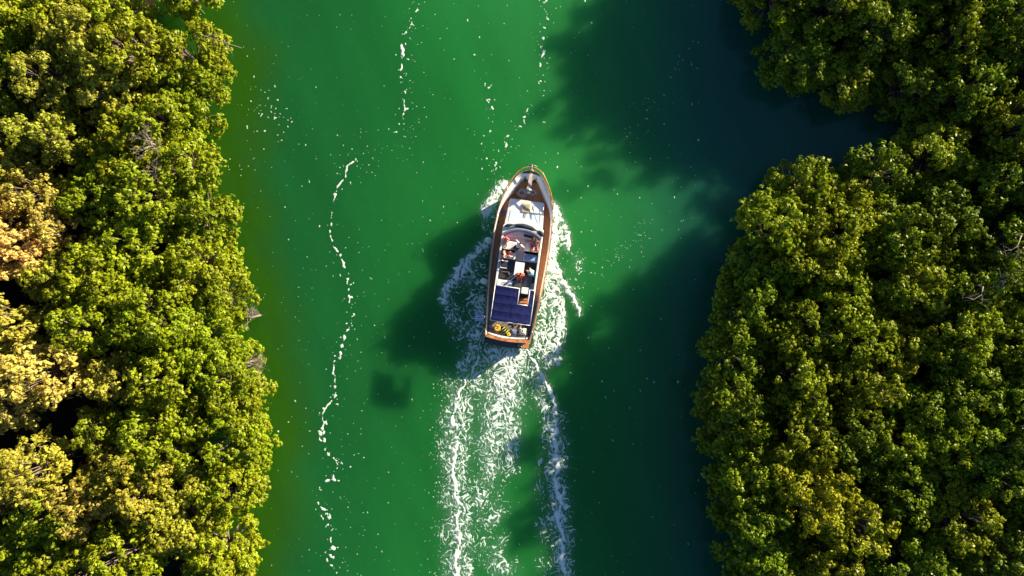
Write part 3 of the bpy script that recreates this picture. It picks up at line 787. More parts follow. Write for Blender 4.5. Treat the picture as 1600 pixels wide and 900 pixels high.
# trunk cabin on the foredeck
def roundrect(x0, x1, y0, y1, r_=.12, n=4):
    o = []
    for cx, cy, a0 in ((x1-r_, y1-r_, 0), (x0+r_, y1-r_, 90), (x0+r_, y0+r_, 180), (x1-r_, y0+r_, 270)):
        for k in range(n+1): a = math.radians(a0+90*k/n); o.append((cx+r_*math.cos(a), cy+r_*math.sin(a)))
    return o
def taper(o, v0, v1, k0, k1): return [(x*(k0+(k1-k0)*(y-v0)/(v1-v0)), y) for x, y in o]
tc_ = slab('trunk_cabin', taper(roundrect(-1.40,1.40,2.0,4.08,.16), 2, 4, 1.0, .90), 1.1, 2.03, white, yacht, .03)
slab('coachroof_panel', taper(roundrect(-1.16,-.06,2.35,3.28,.05), 2, 4, 1.0, .9), 2.031, 2.06, mat('pale_blue_pad', (.60,.68,.80), .7, noise_scale=4, noise_amt=.06), tc_, .01)
slab('coachroof_panel', taper(roundrect(.02,1.22,2.35,3.28,.05), 2, 4, 1.0, .9), 2.031, 2.06, bpy.data.materials['pale_blue_pad'], tc_, .01)
hf = slab('hatch', roundrect(-.29,.29,3.24,3.86,.05), 2.031, 2.12, mat('hatch_trim', (.62,.44,.24), .5), tc_, .015)
slab('pane', roundrect(-.17,.17,3.37,3.73,.03), 2.121, 2.135, mat('smoked_pane', (.33,.36,.28), .15), hf)
bm = bmesh.new(); tube(bm, [(.42,3.72,2.12),(.72,3.0,2.18),(1.0,2.45,2.28)], [.03,.03,.03], 8); obj('boat_pole', bm, mat('blue_grey_pole', (.10,.16,.24), .5), tc_, True)
bm = bmesh.new(); tube(bm, [(-.02,3.2,2.10),(-.02,2.5,2.10)], [.022,.022], 8); obj('grab_rail', bm, black, tc_, True)
for u in (-1,1):
    bm = bmesh.new(); tube(bm, [(u*1.2,3.8,2.06),(u*1.22,3.7,2.14),(u*1.28,2.8,2.15),(u*1.3,2.6,2.06)], [.014]*4, 6); obj('grab_rail', bm, steel, tc_, True)
    for vv in (2.45, 3.2):
        bm = bmesh.new(); x = u*(1.40 - .1*(vv-2))
        tube(bm, [(x, vv, 1.62), (x+u*.03, vv, 1.62)], [.13,.13], 14); obj('porthole', bm, glass, tc_, True)

# wheelhouse with the fly bridge on its roof
def arch(n, u0, u1, vside, vmid):
    return [(u0+(u1-u0)*k/n, vside+(vmid-vside)*(1-abs(2*k/n-1)**2.3)) for k in range(n+1)]
front = arch(14, -1.46, 1.46, 2.05, 2.72)
house = slab('wheelhouse', front[::-1] + [(-1.46,-2.6),(1.46,-2.6)], 1.1, 2.66, white, yacht, .04)
for u in (-1,1):
    for v0 in (1.55, .45, -.65, -1.75):
        w_ = slab('side_window', [(u*1.462,v0),(u*1.47,v0),(u*1.47,v0-.8),(u*1.462,v0-.8)], 1.75, 2.35, glass, house)
for k in range(2, 12, 2):
    (x0, y0), (x1, y1) = front[k], front[k+2] if k+2 <= 14 else front[14]
    bm = bmesh.new(); n_ = Vector((-(y1-y0), x1-x0, 0)).normalized()*.012
    q = [Vector((x0+.04, y0, 2.15))+n_, Vector((x1-.04, y1, 2.15))+n_, Vector((x1-.04, y1, 2.52))+n_, Vector((x0+.04, y0, 2.52))+n_]
    bm.faces.new([bm.verts.new(p) for p in q]); bmesh.ops.solidify(bm, geom=bm.faces[:], thickness=.01); obj('front_window', bm, glass, house)
slab('bridge_floor', roundrect(-1.36,1.36,-2.15,1.55,.1), 2.662, 2.69, cream, yacht)
# coaming: one U shaped wall round the fly bridge
def ribbon(name, path, w, z0, z1, mt, parent, bevel=.03):
    pts = [Vector((*p, 0)) for p in path]; L_, R_ = [], []
    for i, p in enumerate(pts):
        d = (pts[min(i+1, len(pts)-1)]-pts[max(i-1, 0)]).normalized(); n_ = Vector((-d.y, d.x, 0))*w/2
        L_.append((p+n_)[:2]); R_.append((p-n_)[:2])
    return slab(name, L_ + R_[::-1], z0, z1, mt, parent, bevel)
cf = arch(14, -1.38, 1.38, 1.35, 1.86)
coam = ribbon('coaming', [(-1.38,-2.3),(-1.38,-1.0),(-1.38,.3)] + cf + [(1.38,.3),(1.38,-1.0),(1.38,-2.3)], .14, 2.664, 3.22, white, yacht)
dash = slab('dashboard', arch(10, -1.28, 1.28, 1.25, 1.74)[::-1] + [(-1.28,1.12),(1.28,1.12)][0:0] + [(-1.28,1.18),(0,1.36),(1.28,1.18)], 2.7, 3.02, lav, yacht, .02)
slab('instrument_panel', [(.10,1.60),(.76,1.53),(.74,1.36),(.10,1.42)], 3.021, 3.09, black, dash, .01)
bm = bmesh.new()
ring = [(.42+.17*math.cos(a), 1.18+.03*math.sin(a), 3.0+.17*math.sin(a)) for a in [k/12*6.283 for k in range(13)]]
tube(bm, ring, [.014]*13, 6); obj('steering_wheel', bm, black, dash, True)
# windscreen (tinted acrylic, raked) and the bunched canvas cover in front of it
bm = bmesh.new(); A = arch(14, -1.42, 1.42, 1.5, 2.02); B = arch(14, -1.40, 1.40, 1.38, 1.88)
va = [bm.verts.new((x, y, 2.68)) for x, y in A]; vb = [bm.verts.new((x, y, 3.42)) for x, y in B]
for k in range(14): bm.faces.new((va[k], va[k+1], vb[k+1], vb[k]))
bmesh.ops.solidify(bm, geom=bm.faces[:], thickness=.012); obj('windscreen', bm, tint, yacht, True)
cv = [(-1.36,1.98),(-1.12,2.07),(-.88,2.13),(-.72,2.15),(-.45,2.17),(-.1,2.18),(.25,2.15),(.6,2.07),(.85,1.99),(1.0,1.95),(1.15,1.92),(1.32,1.82),(1.46,1.62)]
rd = [.04,.12,.10,.045,.12,.15,.16,.14,.07,.045,.12,.15,.07]
bm = bmesh.new(); tube(bm, [(x, y, 2.80+.02*math.sin(i*3)) for i, (x, y) in enumerate(cv)], rd, 10)
for v_ in bm.verts: v_.co += Vector((0, .04*noise(v_.co.x*7, v_.co.z*9, 3), .035*noise(v_.co.x*9, v_.co.y*9, 4)))
obj('screen_cover', bm, dnavy, yacht, True)
# seats
def cushion(name, x0, x1, y0, y1, z0, z1, mt, parent, b_=.04): return slab(name, roundrect(x0,x1,y0,y1,.08,3), z0, z1, mt, parent, b_)
def bench(x0, x1, y0, y1, mt, back_v=None, nm='bench'):
    s_ = cushion(nm, x0, x1, y0, y1, 2.691, 3.02, white, yacht, .02); cushion('seat_cushion', x0+.04, x1-.04, y0+.04, y1-.04, 3.021, 3.12, mt, s_)
    if back_v is not None:
        cushion('backrest', x0, x1, back_v-.05, back_v+.05, 3.0, 3.38, white, s_, .02); cushion('back_trim', x0+.35*(x0 < 0), x1-.05, back_v-.052, back_v+.045, 3.381, 3.43, black, s_, .01)
    return s_
bench(-1.30, -.30, .36, .95, lav, .27)
bench(-1.30, -.28, -.28, .20, white)
bench(.32, 1.30, .42, .98, lav, .32)
bench(.30, 1.30, -.26, .24, lblue)
slab('deck_mat', roundrect(-1.29,1.29,-1.76,-.32,.04), 2.692, 2.71, matm, yacht)
tb = slab('table_top', roundrect(-.22,.44,-1.40,-.42,.05), 3.22, 3.26, white, yacht, .01)
bm = bmesh.new(); tube(bm, [(.1,-.9,2.71),(.1,-.9,3.22)], [.05,.05], 10); obj('table_leg', bm, steel, tb, True)
cab = slab('galley_cabinet', roundrect(-1.30,-.22,-2.30,-1.82,.05), 2.691, 3.24, white, yacht, .02)
slab('sink', roundrect(-.98,-.60,-2.16,-1.94,.04), 3.241, 3.25, mat('sink_grey', (.55,.55,.57), .3), cab)
bm = bmesh.new(); tube(bm, [(-.8,-1.93,3.25),(-.8,-1.93,3.4),(-.8,-2.02,3.42)], [.015]*3, 6); obj('tap', bm, black, cab, True)
gr = slab('grill', roundrect(-.19,.42,-2.26,-1.86,.04), 2.691, 3.2, mat('grill_grey', (.07,.072,.08), .45, noise_scale=18, noise_amt=.5), yacht, .02)
slab('grill_lid', roundrect(-.12,.33,-2.18,-1.92,.04), 3.201, 3.26, mat('grill_lid', (.16,.16,.17), .3, metal=.6), gr, .02)
slab('stern_seat', roundrect(.46,1.02,-2.58,-2.12,.08), 2.662, 3.05, white, yacht, .03)
slab('companion_frame', [(.36,-2.60),(1.08,-2.60),(1.08,-3.30),(.98,-3.36),(.42,-3.36),(.36,-3.30)], 2.55, 2.66, varn, yacht, .01)
bm_ = slab('stair', [(.42,-2.64),(1.02,-2.64),(1.02,-2.92),(.42,-2.92)], 2.2, 2.665, mat('stair_dark', (.05,.028,.02), .6), yacht)
for k in range(3):
    slab('tread', [(.46,-2.70-.22*k),(.98,-2.66-.22*k),(.98,-2.78-.22*k),(.46,-2.84-.22*k)], 2.67-.0*k, 2.70, teak if k else black, bm_)
# awning over the aft deck
AZ = 3.72
def awn_z(u, v): 
    s_ = -2.27-v
    return AZ - .10*(u/1.4)**2 - .035*abs(math.sin(s_*math.pi/.58)) + .012*noise(u*3, v*3, 7)
bm = bmesh.new(); us = [-1.38+i*.092 for i in range(31)]; vsx = [-4.68+j*.08 for j in range(31)]
gv = {}
def inside_awn(u, v): return not (.34 < u < 1.02 and v > -3.34)
for i, u in enumerate(us):
    for j, v in enumerate(vsx): gv[i, j] = bm.verts.new((u, v, awn_z(u, v)))
for i in range(30):
    for j in range(30):
        if inside_awn((us[i]+us[i+1])/2, (vsx[j]+vsx[j+1])/2): bm.faces.new((gv[i,j], gv[i+1,j], gv[i+1,j+1], gv[i,j+1]))
bmesh.ops.delete(bm, geom=[v_ for v_ in bm.verts if not v_.link_faces], context='VERTS')
bmesh.ops.solidify(bm, geom=bm.faces[:], thickness=.012)
aw = obj('awning', bm, navy, yacht, True)
for v in (-2.85, -3.43, -4.01):
    bm = bmesh.new(); tube(bm, [(u, v, awn_z(u, v)+.006) for u in us if inside_awn(u, v-.01) or v < -3.3], [.005]*len([u for u in us if inside_awn(u, v-.01) or v < -3.3]), 5) if v < -3.3 else tube(bm, [(u, v, awn_z(u, v)+.006) for u in us if u < .34], [.005]*len([u for u in us if u < .34]), 5)
    obj('seam', bm, mat('seam', (.014,.018,.085), .9), aw, True)
bm = bmesh.new(); tube(bm, [(0.0, v, awn_z(0, v)+.01) for v in vsx], [.005]*31, 5); obj('seam', bm, bpy.data.materials['seam'], aw, True)
fr_ = [(-1.40,-2.25),(-1.40,-4.70),(1.40,-4.70),(1.40,-2.25),(1.04,-2.25),(1.04,-3.36),(.32,-3.36),(.32,-2.25),(-1.40,-2.25)]
bm = bmesh.new()
for (a, b2), (c_, d_) in zip(fr_, fr_[1:]): tube(bm, [(a, b2, awn_z(a, b2)-.01), ((a+c_)/2, (b2+d_)/2, awn_z((a+c_)/2, (b2+d_)/2)-.01), (c_, d_, awn_z(c_, d_)-.01)], [.028]*3, 7)
obj('awning_frame', bm, white, aw, True)
for x, y in ((-1.38,-4.68),(1.38,-4.68),(-1.38,-3.2),(1.38,-3.2)):
    bm = bmesh.new(); tube(bm, [(x, y, awn_z(x, y)), (x*1.0, y, 1.12 if y < -3 else 1.12)], [.02,.02], 7); obj('awning_pole', bm, steel, aw, True)
# bowsprit with the anchor
bow = slab('pulpit', [(-.09,6.30),(.09,6.30),(.16,5.0),(.20,4.75),(-.20,4.75),(-.13,5.0)], 2.50, 2.56, mat('bleached_wood', (.60,.47,.42), .7, noise_scale=6, noise_amt=.25), yacht, .01)
bm = bmesh.new(); tube(bm, [(0,6.05,2.62),(0,6.62,2.58)], [.03,.035], 8); tube(bm, [(-.42,6.50,2.50),(-.2,6.56,2.56),(.2,6.56,2.56),(.42,6.50,2.50)], [.012,.03,.03,.012], 6)
anc = obj('anchor', bm, galv, bow, True)
slab('fluke', [(-.20,6.54),(.20,6.54),(.12,6.38),(0,6.32),(-.12,6.38)], 2.53, 2.56, black, anc)
bm = bmesh.new(); tube(bm, [(0,4.78,2.5),(0,4.78,2.68)], [.11,.09], 12); tube(bm, [(-.2,4.78,2.60),(.2,4.78,2.60)], [.07,.07], 10); obj('windlass', bm, galv, bow, True)
slab('bow_post', [(-.10,5.0),(.10,5.0),(.12,4.6),(-.12,4.6)], deckz(5)-.05, 2.50, white, bow)
for s_ in (-1, 1):
    for v in (4.6, 2.5, -5.3):
        bm = bmesh.new(); x = s_*(hw(v)-.03); z = railz(v)+.02
        tube(bm, [(x, v-.05, z), (x, v-.05, z+.06)], [.016]*2, 6); tube(bm, [(x, v+.05, z), (x, v+.05, z+.06)], [.016]*2, 6); tube(bm, [(x, v-.14, z+.07), (x, v+.14, z+.07)], [.016]*2, 6)
        obj('cleat', bm, steel, yacht, True)

# ---------------------------------------------------------------- loose gear (each a thing of its own)
def prop(name, bm, mt, u, v, z, label, cat, rz=0, smooth=True, group=None):
    o = obj(name, bm, mt, None, smooth); place(o, u, v, z, rz); return tag(o, label, cat, group)
def tangle(seed, n, rad, tr, drift=.0):
    rr = random.Random(seed); P = []; a = 0
    for k in range(n):
        a += rr.uniform(.35, .8); q = rad*rr.uniform(.25, 1)
        P.append((q*math.cos(a)*1.25, q*math.sin(a), tr + rr.uniform(0, .07)))
    bm = bmesh.new(); tube(bm, P, [tr]*n, 6); return bm
prop('mooring_rope', tangle(3, 46, .36, .022), mat('pale_rope', (.62,.62,.66), .9), -.42, 4.62, deckz(4.6)+.01, 'tangled pale mooring rope left of the windlass on the foredeck', 'rope')
prop('mooring_rope', tangle(4, 34, .26, .022), bpy.data.materials['pale_rope'], .38, 4.78, deckz(4.7)+.01, 'smaller heap of pale rope right of the windlass', 'rope')
prop('mooring_rope', tangle(6, 30, .20, .024), mat('blue_rope', (.12,.22,.52), .9), -1.58, 3.05, deckz(3)+.01, 'blue coiled rope on the shaded left side deck', 'rope')
prop('folded_towel', None or (lambda: (lambda bm: bm)(bmesh.new()))(), white, 0, 0, 0, '', '') if False else None
def cloth(seed, w, h, ht, n=14):
    bm = bmesh.new(); g = {}
    for i in range(n+1):
        for j in range(n+1):
            u, v = i/n-.5, j/n-.5
            edge = max(0, 1-(2*max(abs(u), abs(v)))**3)
            k = 1+.18*noise(math.atan2(v, u)*2, seed)
            g[i,j] = bm.verts.new((u*w*k, v*h*k, .01 + edge*ht*(.5+.9*abs(fbm(u*4+seed, v*4, seed)))))
    for i in range(n):
        for j in range(n): bm.faces.new((g[i,j], g[i+1,j], g[i+1,j+1], g[i,j+1]))
    bmesh.ops.solidify(bm, geom=bm.faces[:], thickness=.01); return bm
twm = mat('orange_towel', (.62,.24,.08), .95, noise_scale=8, noise_amt=.2)
prop('towel', cloth(3, .8, .42, .14), twm, -1.05, 4.24, deckz(4.2)+.01, 'orange towel lying on the foredeck before the white cabin roof', 'towel', .3)
prop('towel', cloth(5, .28, .24, .12), mat('white_towel', (.8,.76,.74), .95), -1.25, 4.62, deckz(4.6)+.01, 'small white towel at the left edge of the foredeck', 'towel')
prop('blanket', cloth(8, .62, .85, .22), mat('patterned_blanket', (.62,.58,.58), .95, noise_scale=13, noise_amt=.9), .78, -1.72, 2.71, 'crumpled grey patterned blanket between the table and the stern seat', 'blanket', -.2)
bm = bmesh.new(); tube(bm, [(0,0,0),(.02,1.0,.05),(.05,2.2,.12)], [.018,.018,.018], 7); tube(bm, [(.05,2.2,.12),(.10,2.28,.12),(.13,2.2,.12)], [.016,.014,.012], 6)
prop('boat_hook', bm, mat('pale_pole', (.62,.5,.36), .5), -1.76, -1.55, deckz(0)+.03, 'long pale boat hook lying on the shaded left side deck', 'boat hook', -.06)
def chair(u, v, rz, label):
    c0 = empty('folding_chair'); place(c0, u, v, 2.71, rz); tag(c0, label, 'chair')
    slab('seat', roundrect(-.24,.24,-.22,.22,.03), .40, .43, dnavy, c0); 
    bm = bmesh.new(); g = [bm.verts.new(p) for p in ((-.24,-.22,.5),(.24,-.22,.5),(.24,-.30,.85),(-.24,-.30,.85))]; bm.faces.new(g); bmesh.ops.solidify(bm, geom=bm.faces[:], thickness=.02); obj('backrest', bm, dnavy, c0)
    for x in (-.25,.25):
        for a, b2 in (((x,.22,0),(x,-.28,.86)),((x,-.22,0),(x,.24,.45))):
            bm = bmesh.new(); tube(bm, [a, b2], [.014,.014], 6); obj('leg', bm, steel, c0, True)
        slab('armrest', [(x-.03,-.2),(x+.03,-.2),(x+.03,.22),(x-.03,.22)], .62, .64, lav, c0)
chair(-.98, -.72, math.radians(-90), 'navy folding chair with pale arms at the left of the dark mat')
prop('sail_bag', cloth(12, .62, .5, .28), mat('grey_bag', (.16,.15,.16), .9, noise_scale=9, noise_amt=.6), -.85, -1.42, 2.71, 'grey crumpled bag before the white galley cabinet', 'bag')
# fenders hang from the left side
for px_, v, sc_, lb in ((0, .95, 1.0, 'round white fender hanging beside the seated passengers'), (1, -2.08, 1.0, 'white fender hanging beside the galley cabinet')):
    bm = bmesh.new(); bmesh.ops.create_uvsphere(bm, u_segments=16, v_segments=12, radius=.22)
    for q in bm.verts: q.co.x *= 1.2; q.co.z *= 1.5
    f_ = obj('fender', bm, mat('fender_vinyl', (.85,.88,.84), .5), None, True); place(f_, -hw(v)-.36, v, .75); tag(f_, lb, 'fender', 'fenders along the hull')
    bm = bmesh.new(); tube(bm, [(0,0,.26),(.12,0,.6),(.33,0,railz(v)-.75+.02)], [.01]*3, 5); obj('lanyard', bm, white, f_, True)
# flag on a short staff: blue and white stripes with a white cross canton
fl = empty('ensign_flag'); place(fl, -1.83, -4.55, 1.65); fl.scale = (1.15,1.15,1.15); tag(fl, 'blue and white striped flag with a cross flying off the left stern quarter', 'flag')
bm = bmesh.new(); tube(bm, [(0,0,0),(-.08,-.1,1.2)], [.016,.012], 7); obj('flag_pole', bm, white, fl, True)
fm = mat('flag_cloth', (.8,.8,.8), .9); nt = fm.node_tree; b = nt.nodes['Principled BSDF']
at = nt.nodes.new('ShaderNodeAttribute'); at.attribute_name = 'fc'; nt.links.new(at.outputs['Color'], b.inputs['Base Color'])
nu, nv = 27, 18; V_ = []; FC = []
for i in range(nu+1):
    for j in range(nv+1):
        s_ = i/nu; t_ = j/nv
        V_.append((-.03-.56*s_, -.30 + .46*t_ - .08*s_, 1.18 - .10*s_ + .07*math.sin(s_*9+t_*2)*s_ - .18*t_))
F_ = grid_faces(nu+1, nv+1)
fme = npmesh('flag', V_, F_, fm)
for i in range(nu):
    for j in range(nv):
        blue = (j//2) % 2 == 0
        if i < 10 and j >= 8: blue = not (4 <= i < 6 or 12 <= j < 14)
        FC += [(.03,.09,.42,1) if blue else (.8,.8,.8,1)]
ca = fme.color_attributes.new('fc', 'FLOAT_COLOR', 'CORNER'); ca.data.foreach_set('color', np.repeat(np.array(FC, np.float32), 4, axis=0).reshape(-1))
link(bpy.data.objects.new('flag', fme), fl)
# aft deck gear
DK = 1.135
bm = bmesh.new(); tube(bm, [(.17*math.cos(k/16*6.2832), .17*math.sin(k/16*6.2832), .1) for k in range(17)], [.075]*17, 8)
tube(bm, [(-.15,0,.1),(.15,0,.1)], [.06,.06], 8)
prop('buoy', bm, mat('yellow_float', (.85,.45,.03), .4), -.86, -5.30, DK+.35, 'round yellow float on the stern bench at the left', 'buoy')
slab('stern_locker', bow_band(1.40, -5.15, .12, .50), 1.13, 1.47, gteak, yacht, .02)
bm = cloth(21, .62, .42, .18); o = prop('dive_bag', bm, mat('black_bag', (.02,.022,.02), .8), -.36, -5.42, 1.475, 'black bag with yellow green straps on the stern locker', 'bag', -.5)
for k in (-.16, .02, .18):
    bm = bmesh.new(); tube(bm, [(k-.05,-.2,.05),(k,-.02,.21),(k+.06,.2,.05)], [.018]*3, 6); obj('strap', bm, mat('lime_strap', (.50,.62,.06), .7), o, True)
prop('hose', tangle(9, 26, .16, .03), mat('yellow_hose', (.75,.55,.04), .5), .02, -5.62, 1.475, 'yellow hose coiled against the stern board', 'hose')
prop('rope_coil', tangle(10, 30, .17, .022), mat('grey_rope', (.36,.36,.38), .9), -1.32, -5.22, 1.475, 'grey rope coil in the left stern corner', 'rope')
prop('towel', cloth(31, .42, .36, .12), mat('blue_towel', (.26,.33,.62), .95, noise_scale=9, noise_amt=.4), .36, -5.45, 1.475, 'blue striped towel on the stern locker', 'towel')
prop('towel', cloth(33, .55, .5, .24), bpy.data.materials['white_towel'], .98, -5.30, 1.475, 'white bundled towel in the right stern corner', 'towel')
prop('towel', cloth(35, .30, .62, .12), mat('pink_towel', (.72,.42,.36), .95), .86, -4.93, DK+.02, 'pink towel slipping off the locker onto the stern deck', 'towel', -.35)
prop('swim_fins', cloth(36, .34, .16, .05), black, .10, -4.86, DK+.01, 'black swim fins lying on the grey stern deck', 'fins', .7)
bm = bmesh.new(); tube(bm, [(-.28,-.2,.03),(0,0,.05),(.3,.24,.03)], [.03,.04,.02], 6); tube(bm, [(-.2,.18,.03),(.1,-.1,.08)], [.035,.02], 6)
prop('fishing_gear', bm, black, .42, -4.92, DK+.01, 'black folded tripod lying in the middle of the stern deck', 'tripod')

# ---------------------------------------------------------------- people
def capsule(bm, a, b2, r0, r1, seg=12):
    a, b2 = Vector(a), Vector(b2); d = b2-a; L_ = max(d.length, 1e-4); q = d.to_track_quat('Z', 'Y').to_matrix().to_4x4()
    bmesh.ops.create_cone(bm, cap_ends=True, segments=seg, radius1=r0, radius2=r1, depth=L_, matrix=Matrix.Translation((a+b2)/2) @ q)
    for p, rr in ((a, r0), (b2, r1)): bmesh.ops.create_uvsphere(bm, u_segments=seg, v_segments=8, radius=rr, matrix=Matrix.Translation(p))
def ell(bm, c_, rx, ry, rz): bmesh.ops.create_uvsphere(bm, u_segments=16, v_segments=12, radius=1, matrix=Matrix.Translation(c_) @ Matrix.Diagonal((rx, ry, rz, 1)))
def fuse(name, bm, mt, parent, voxel=.011):
    me = bpy.data.meshes.new(name); bm.to_mesh(me); bm.free(); t = bpy.data.objects.new('tmp', me); COL.objects.link(t)
    m = t.modifiers.new('r', 'REMESH'); m.mode = 'VOXEL'; m.voxel_size = voxel; m.use_smooth_shade = True
    m2 = t.modifiers.new('s', 'SMOOTH'); m2.iterations = 3; m2.factor = .5
    dg = bpy.context.evaluated_depsgraph_get(); me2 = bpy.data.meshes.new_from_object(t.evaluated_get(dg)); me2.name = name
    bpy.data.objects.remove(t); me2.materials.clear(); me2.materials.append(mt); me2.shade_smooth()
    return link(bpy.data.objects.new(name, me2), parent)
def person(label, u, v, z, face, shirt, hair, skin, shorts, lean=0.0, legs='sit', arms='lap', long_hair=False, hat=None, sleeves=True):
    """seated figure, hips at the origin, looking along +y before rotation; z is the seat height"""
    root = empty('person'); place(root, u, v, z, face); tag(root, label, 'person')
    S = Vector((0, 0, .10)); bk = Vector((0, -math.sin(lean), math.cos(lean)))
    chest = S + bk*.34; neck = S + bk*.50; sh = [neck + Vector((s_*.175, 0, 0)) - bk*.04 for s_ in (-1, 1)]
    head = neck + bk*.17 + Vector((0, .03, 0))
    hips = [S + Vector((s_*.09, .02, 0)) for s_ in (-1, 1)]
    if legs == 'sit': knees = [Vector((s_*.13, .44, .12)) for s_ in (-1, 1)]; ank = [Vector((s_*.13, .50, -.30)) for s_ in (-1, 1)]
    elif legs == 'out': knees = [Vector((s_*.12, .44, .13)) for s_ in (-1, 1)]; ank = [Vector((s_*.10, .86, .06)) for s_ in (-1, 1)]
    else: knees = [Vector((s_*.17, .34, .34)) for s_ in (-1, 1)]; ank = [Vector((s_*.14, .52, .05)) for s_ in (-1, 1)]
    if arms == 'lap': elb = [sh[i] + Vector((s_*.07, .03, -.27)) for i, s_ in enumerate((-1, 1))]; wr = [Vector((s_*.08, .28, .22)) for s_ in (-1, 1)]
    elif arms == 'table': elb = [sh[i] + Vector((s_*.09, .16, -.20)) for i, s_ in enumerate((-1, 1))]; wr = [Vector((s_*.07, .44, .36)) for s_ in (-1, 1)]
    else: elb = [sh[i] + Vector((s_*.22, -.05, -.14)) for i, s_ in enumerate((-1, 1))]; wr = [elb[i] + Vector((s_*.14, .12, -.06)) for i, s_ in enumerate((-1, 1))]
    bm = bmesh.new()
    capsule(bm, S, S+bk*.18, .135, .12); capsule(bm, S+bk*.14, chest, .12, .145); capsule(bm, sh[0], sh[1], .07, .07); capsule(bm, chest, neck, .12, .07)
    capsule(bm, neck, head, .052, .05); ell(bm, head+Vector((0,0,.02)), .076, .095, .115); capsule(bm, head+Vector((0,.085,.0)), head+Vector((0,.108,-.02)), .012, .014, 8)
    for s_ in (-1, 1): ell(bm, head+Vector((s_*.078, 0, .01)), .012, .02, .03)
    ell(bm, head+Vector((0,.088,-.045)), .026, .012, .010)
    for i, s_ in enumerate((-1, 1)):
        capsule(bm, hips[i], knees[i], .085, .056); capsule(bm, knees[i], ank[i], .056, .036)
        fd = Vector((0, .16, -.045)) if legs != 'out' else Vector((0, .05, .14)); capsule(bm, ank[i], ank[i]+fd, .038, .028)
        capsule(bm, sh[i], elb[i], .052, .038); capsule(bm, elb[i], wr[i], .038, .026)
        hd = (wr[i]-elb[i]).normalized(); palm = wr[i]+hd*.075; side = Vector((hd.y, -hd.x, 0)).normalized()
        capsule(bm, wr[i]+side*.01, palm+side*.018, .022, .02, 8); capsule(bm, wr[i]-side*.01, palm-side*.018, .022, .02, 8)
        for k, L_ in enumerate((.065, .078, .074, .058)):
            p0 = palm + side*(.033-.022*k); capsule(bm, p0, p0+hd*L_*.55, .009, .0085, 6); capsule(bm, p0+hd*L_*.55, p0+hd*L_-Vector((0,0,.018)), .0085, .0075, 6)
        capsule(bm, wr[i]+hd*.03-side*s_*.02, wr[i]+hd*.07-side*s_*.055, .011, .009, 6)
    fuse('body', bm, skin, root, .009)
    if shirt:
        bm = bmesh.new(); capsule(bm, S+bk*.02, S+bk*.18, .150, .138); capsule(bm, S+bk*.14, chest, .138, .162); capsule(bm, sh[0], sh[1], .083, .083); capsule(bm, chest, neck-bk*.03, .135, .085)
        if sleeves:
            for i in (0, 1): capsule(bm, sh[i], sh[i].lerp(elb[i], .7), .070, .060)
        fuse('shirt', bm, shirt, root, .014)
    if shorts:
        bm = bmesh.new(); capsule(bm, S-bk*.01, S+bk*.06, .148, .142)
        for i in (0, 1): capsule(bm, hips[i], hips[i].lerp(knees[i], .55), .100, .088)
        fuse('shorts', bm, shorts, root, .014)
    bm = bmesh.new(); ell(bm, head+Vector((0,-.018,.042)), .086, .098, .108)
    if long_hair: capsule(bm, head+Vector((0,-.07,.03)), neck+bk*-.10+Vector((0,-.10,0)), .075, .045)
    fuse('hair', bm, hair, root, .012)
    for s_ in (-1, 1):
        bm = bmesh.new(); ell(bm, head+Vector((s_*.03, .083, .02)), .012, .01, .009); obj('eye', bm, black, root, True)
    if hat:
        bm = bmesh.new(); c_ = head+Vector((0,-.005,.095)); bmesh.ops.create_cone(bm, cap_ends=True, segments=28, radius1=.21, radius2=.185, depth=.02, matrix=Matrix.Translation(c_))
        h_ = obj('hat', bm, hat, root, True)
        bm = bmesh.new(); capsule(bm, c_, c_+Vector((0,0,.07)), .098, .085, 16); obj('hat_crown', bm, hat, h_, True)
        bm = bmesh.new(); tube(bm, [c_+Vector((.101*math.cos(k/16*6.2832), .101*math.sin(k/16*6.2832), .02)) for k in range(17)], [.014]*17, 6); obj('hat_band', bm, black, h_, True)
    return root
skA = mat('skin_tanned', (.52,.26,.17), .5, noise_scale=5, noise_amt=.08); skB = mat('skin_pink', (.66,.34,.25), .5, noise_scale=5, noise_amt=.08)
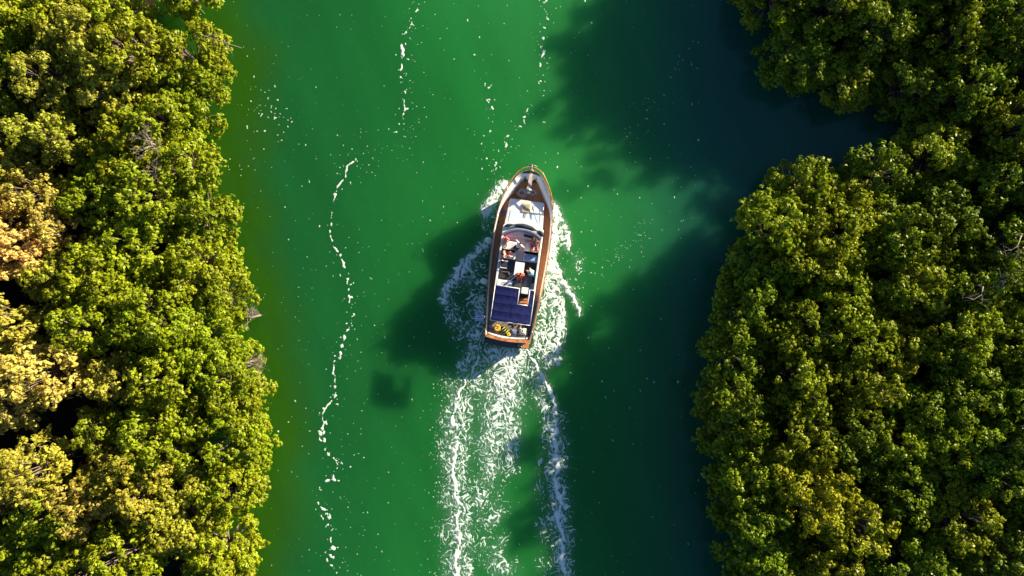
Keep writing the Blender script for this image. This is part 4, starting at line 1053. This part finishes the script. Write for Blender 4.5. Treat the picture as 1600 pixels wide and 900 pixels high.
hB = mat('hair_brown', (.06,.03,.018), .6, noise_scale=30, noise_amt=.4); hK = mat('hair_black', (.012,.01,.01), .5); 
cl = lambda n_, c_: mat(n_, c_, .9, noise_scale=7, noise_amt=.15, bump=.3)
PI = math.pi
person('person in a pink and red top sitting in the left front corner upstairs', -1.10, 1.02, 2.98, PI*.95, cl('pink_cloth', (.70,.16,.20)), mat('hair_auburn', (.22,.05,.03), .6), skB, cl('white_cloth', (.75,.72,.74)), .1, 'up', 'lap')
person('person with long brown hair in a white shirt reclining before the dashboard', -.22, .66, 3.12, PI*.80, bpy.data.materials['white_cloth'], hB, skA, cl('black_cloth', (.03,.03,.035)), .45, 'sit', 'out', True)
person('person in a mauve top stretching bare legs on the right bench', .80, .98, 2.98, PI, cl('mauve_cloth', (.30,.12,.15)), hB, skB, cl('tan_shorts', (.45,.22,.16)), .5, 'out', 'lap', True)
person('person in a brown top lying beside the one in mauve', 1.02, .90, 2.98, PI*1.03, cl('brown_cloth', (.26,.13,.10)), hB, skA, bpy.data.materials['mauve_cloth'], .6, 'up', 'lap')
person('sunburnt person in red swimwear with knees drawn up on the white bench', -1.00, -.02, 3.12, -PI*.45, None, hB, skB, cl('red_swimwear', (.55,.05,.06)), .25, 'up', 'lap', True)
person('person in an orange red shirt bending over the white table', .24, -1.62, 2.95, 0, cl('orange_red_cloth', (.85,.08,.03)), hK, skA, cl('grey_shorts', (.2,.2,.22)), -.62, 'sit', 'table')
person('person in a turquoise shirt and pale sun hat at the right of the dark mat', 1.06, -1.15, 2.98, PI*.25, cl('turquoise_cloth', (.03,.42,.62)), hK, skA, cl('dark_shorts', (.02,.025,.05)), -.25, 'sit', 'lap', False, mat('straw_hat', (.66,.60,.50), .8))
# stools under the two seated on the mat
for u, v, z, lb in ((.24,-1.62,2.93,'white box stool under the person in the orange red shirt'), (1.06,-1.15,2.96,'white box stool under the person in the sun hat')):
    o = slab('stool', roundrect(-.2,.2,-.17,.17,.05), 0, z-2.71, lav, None, .02); place(o, u, v, 2.711); tag(o, lb, 'stool')
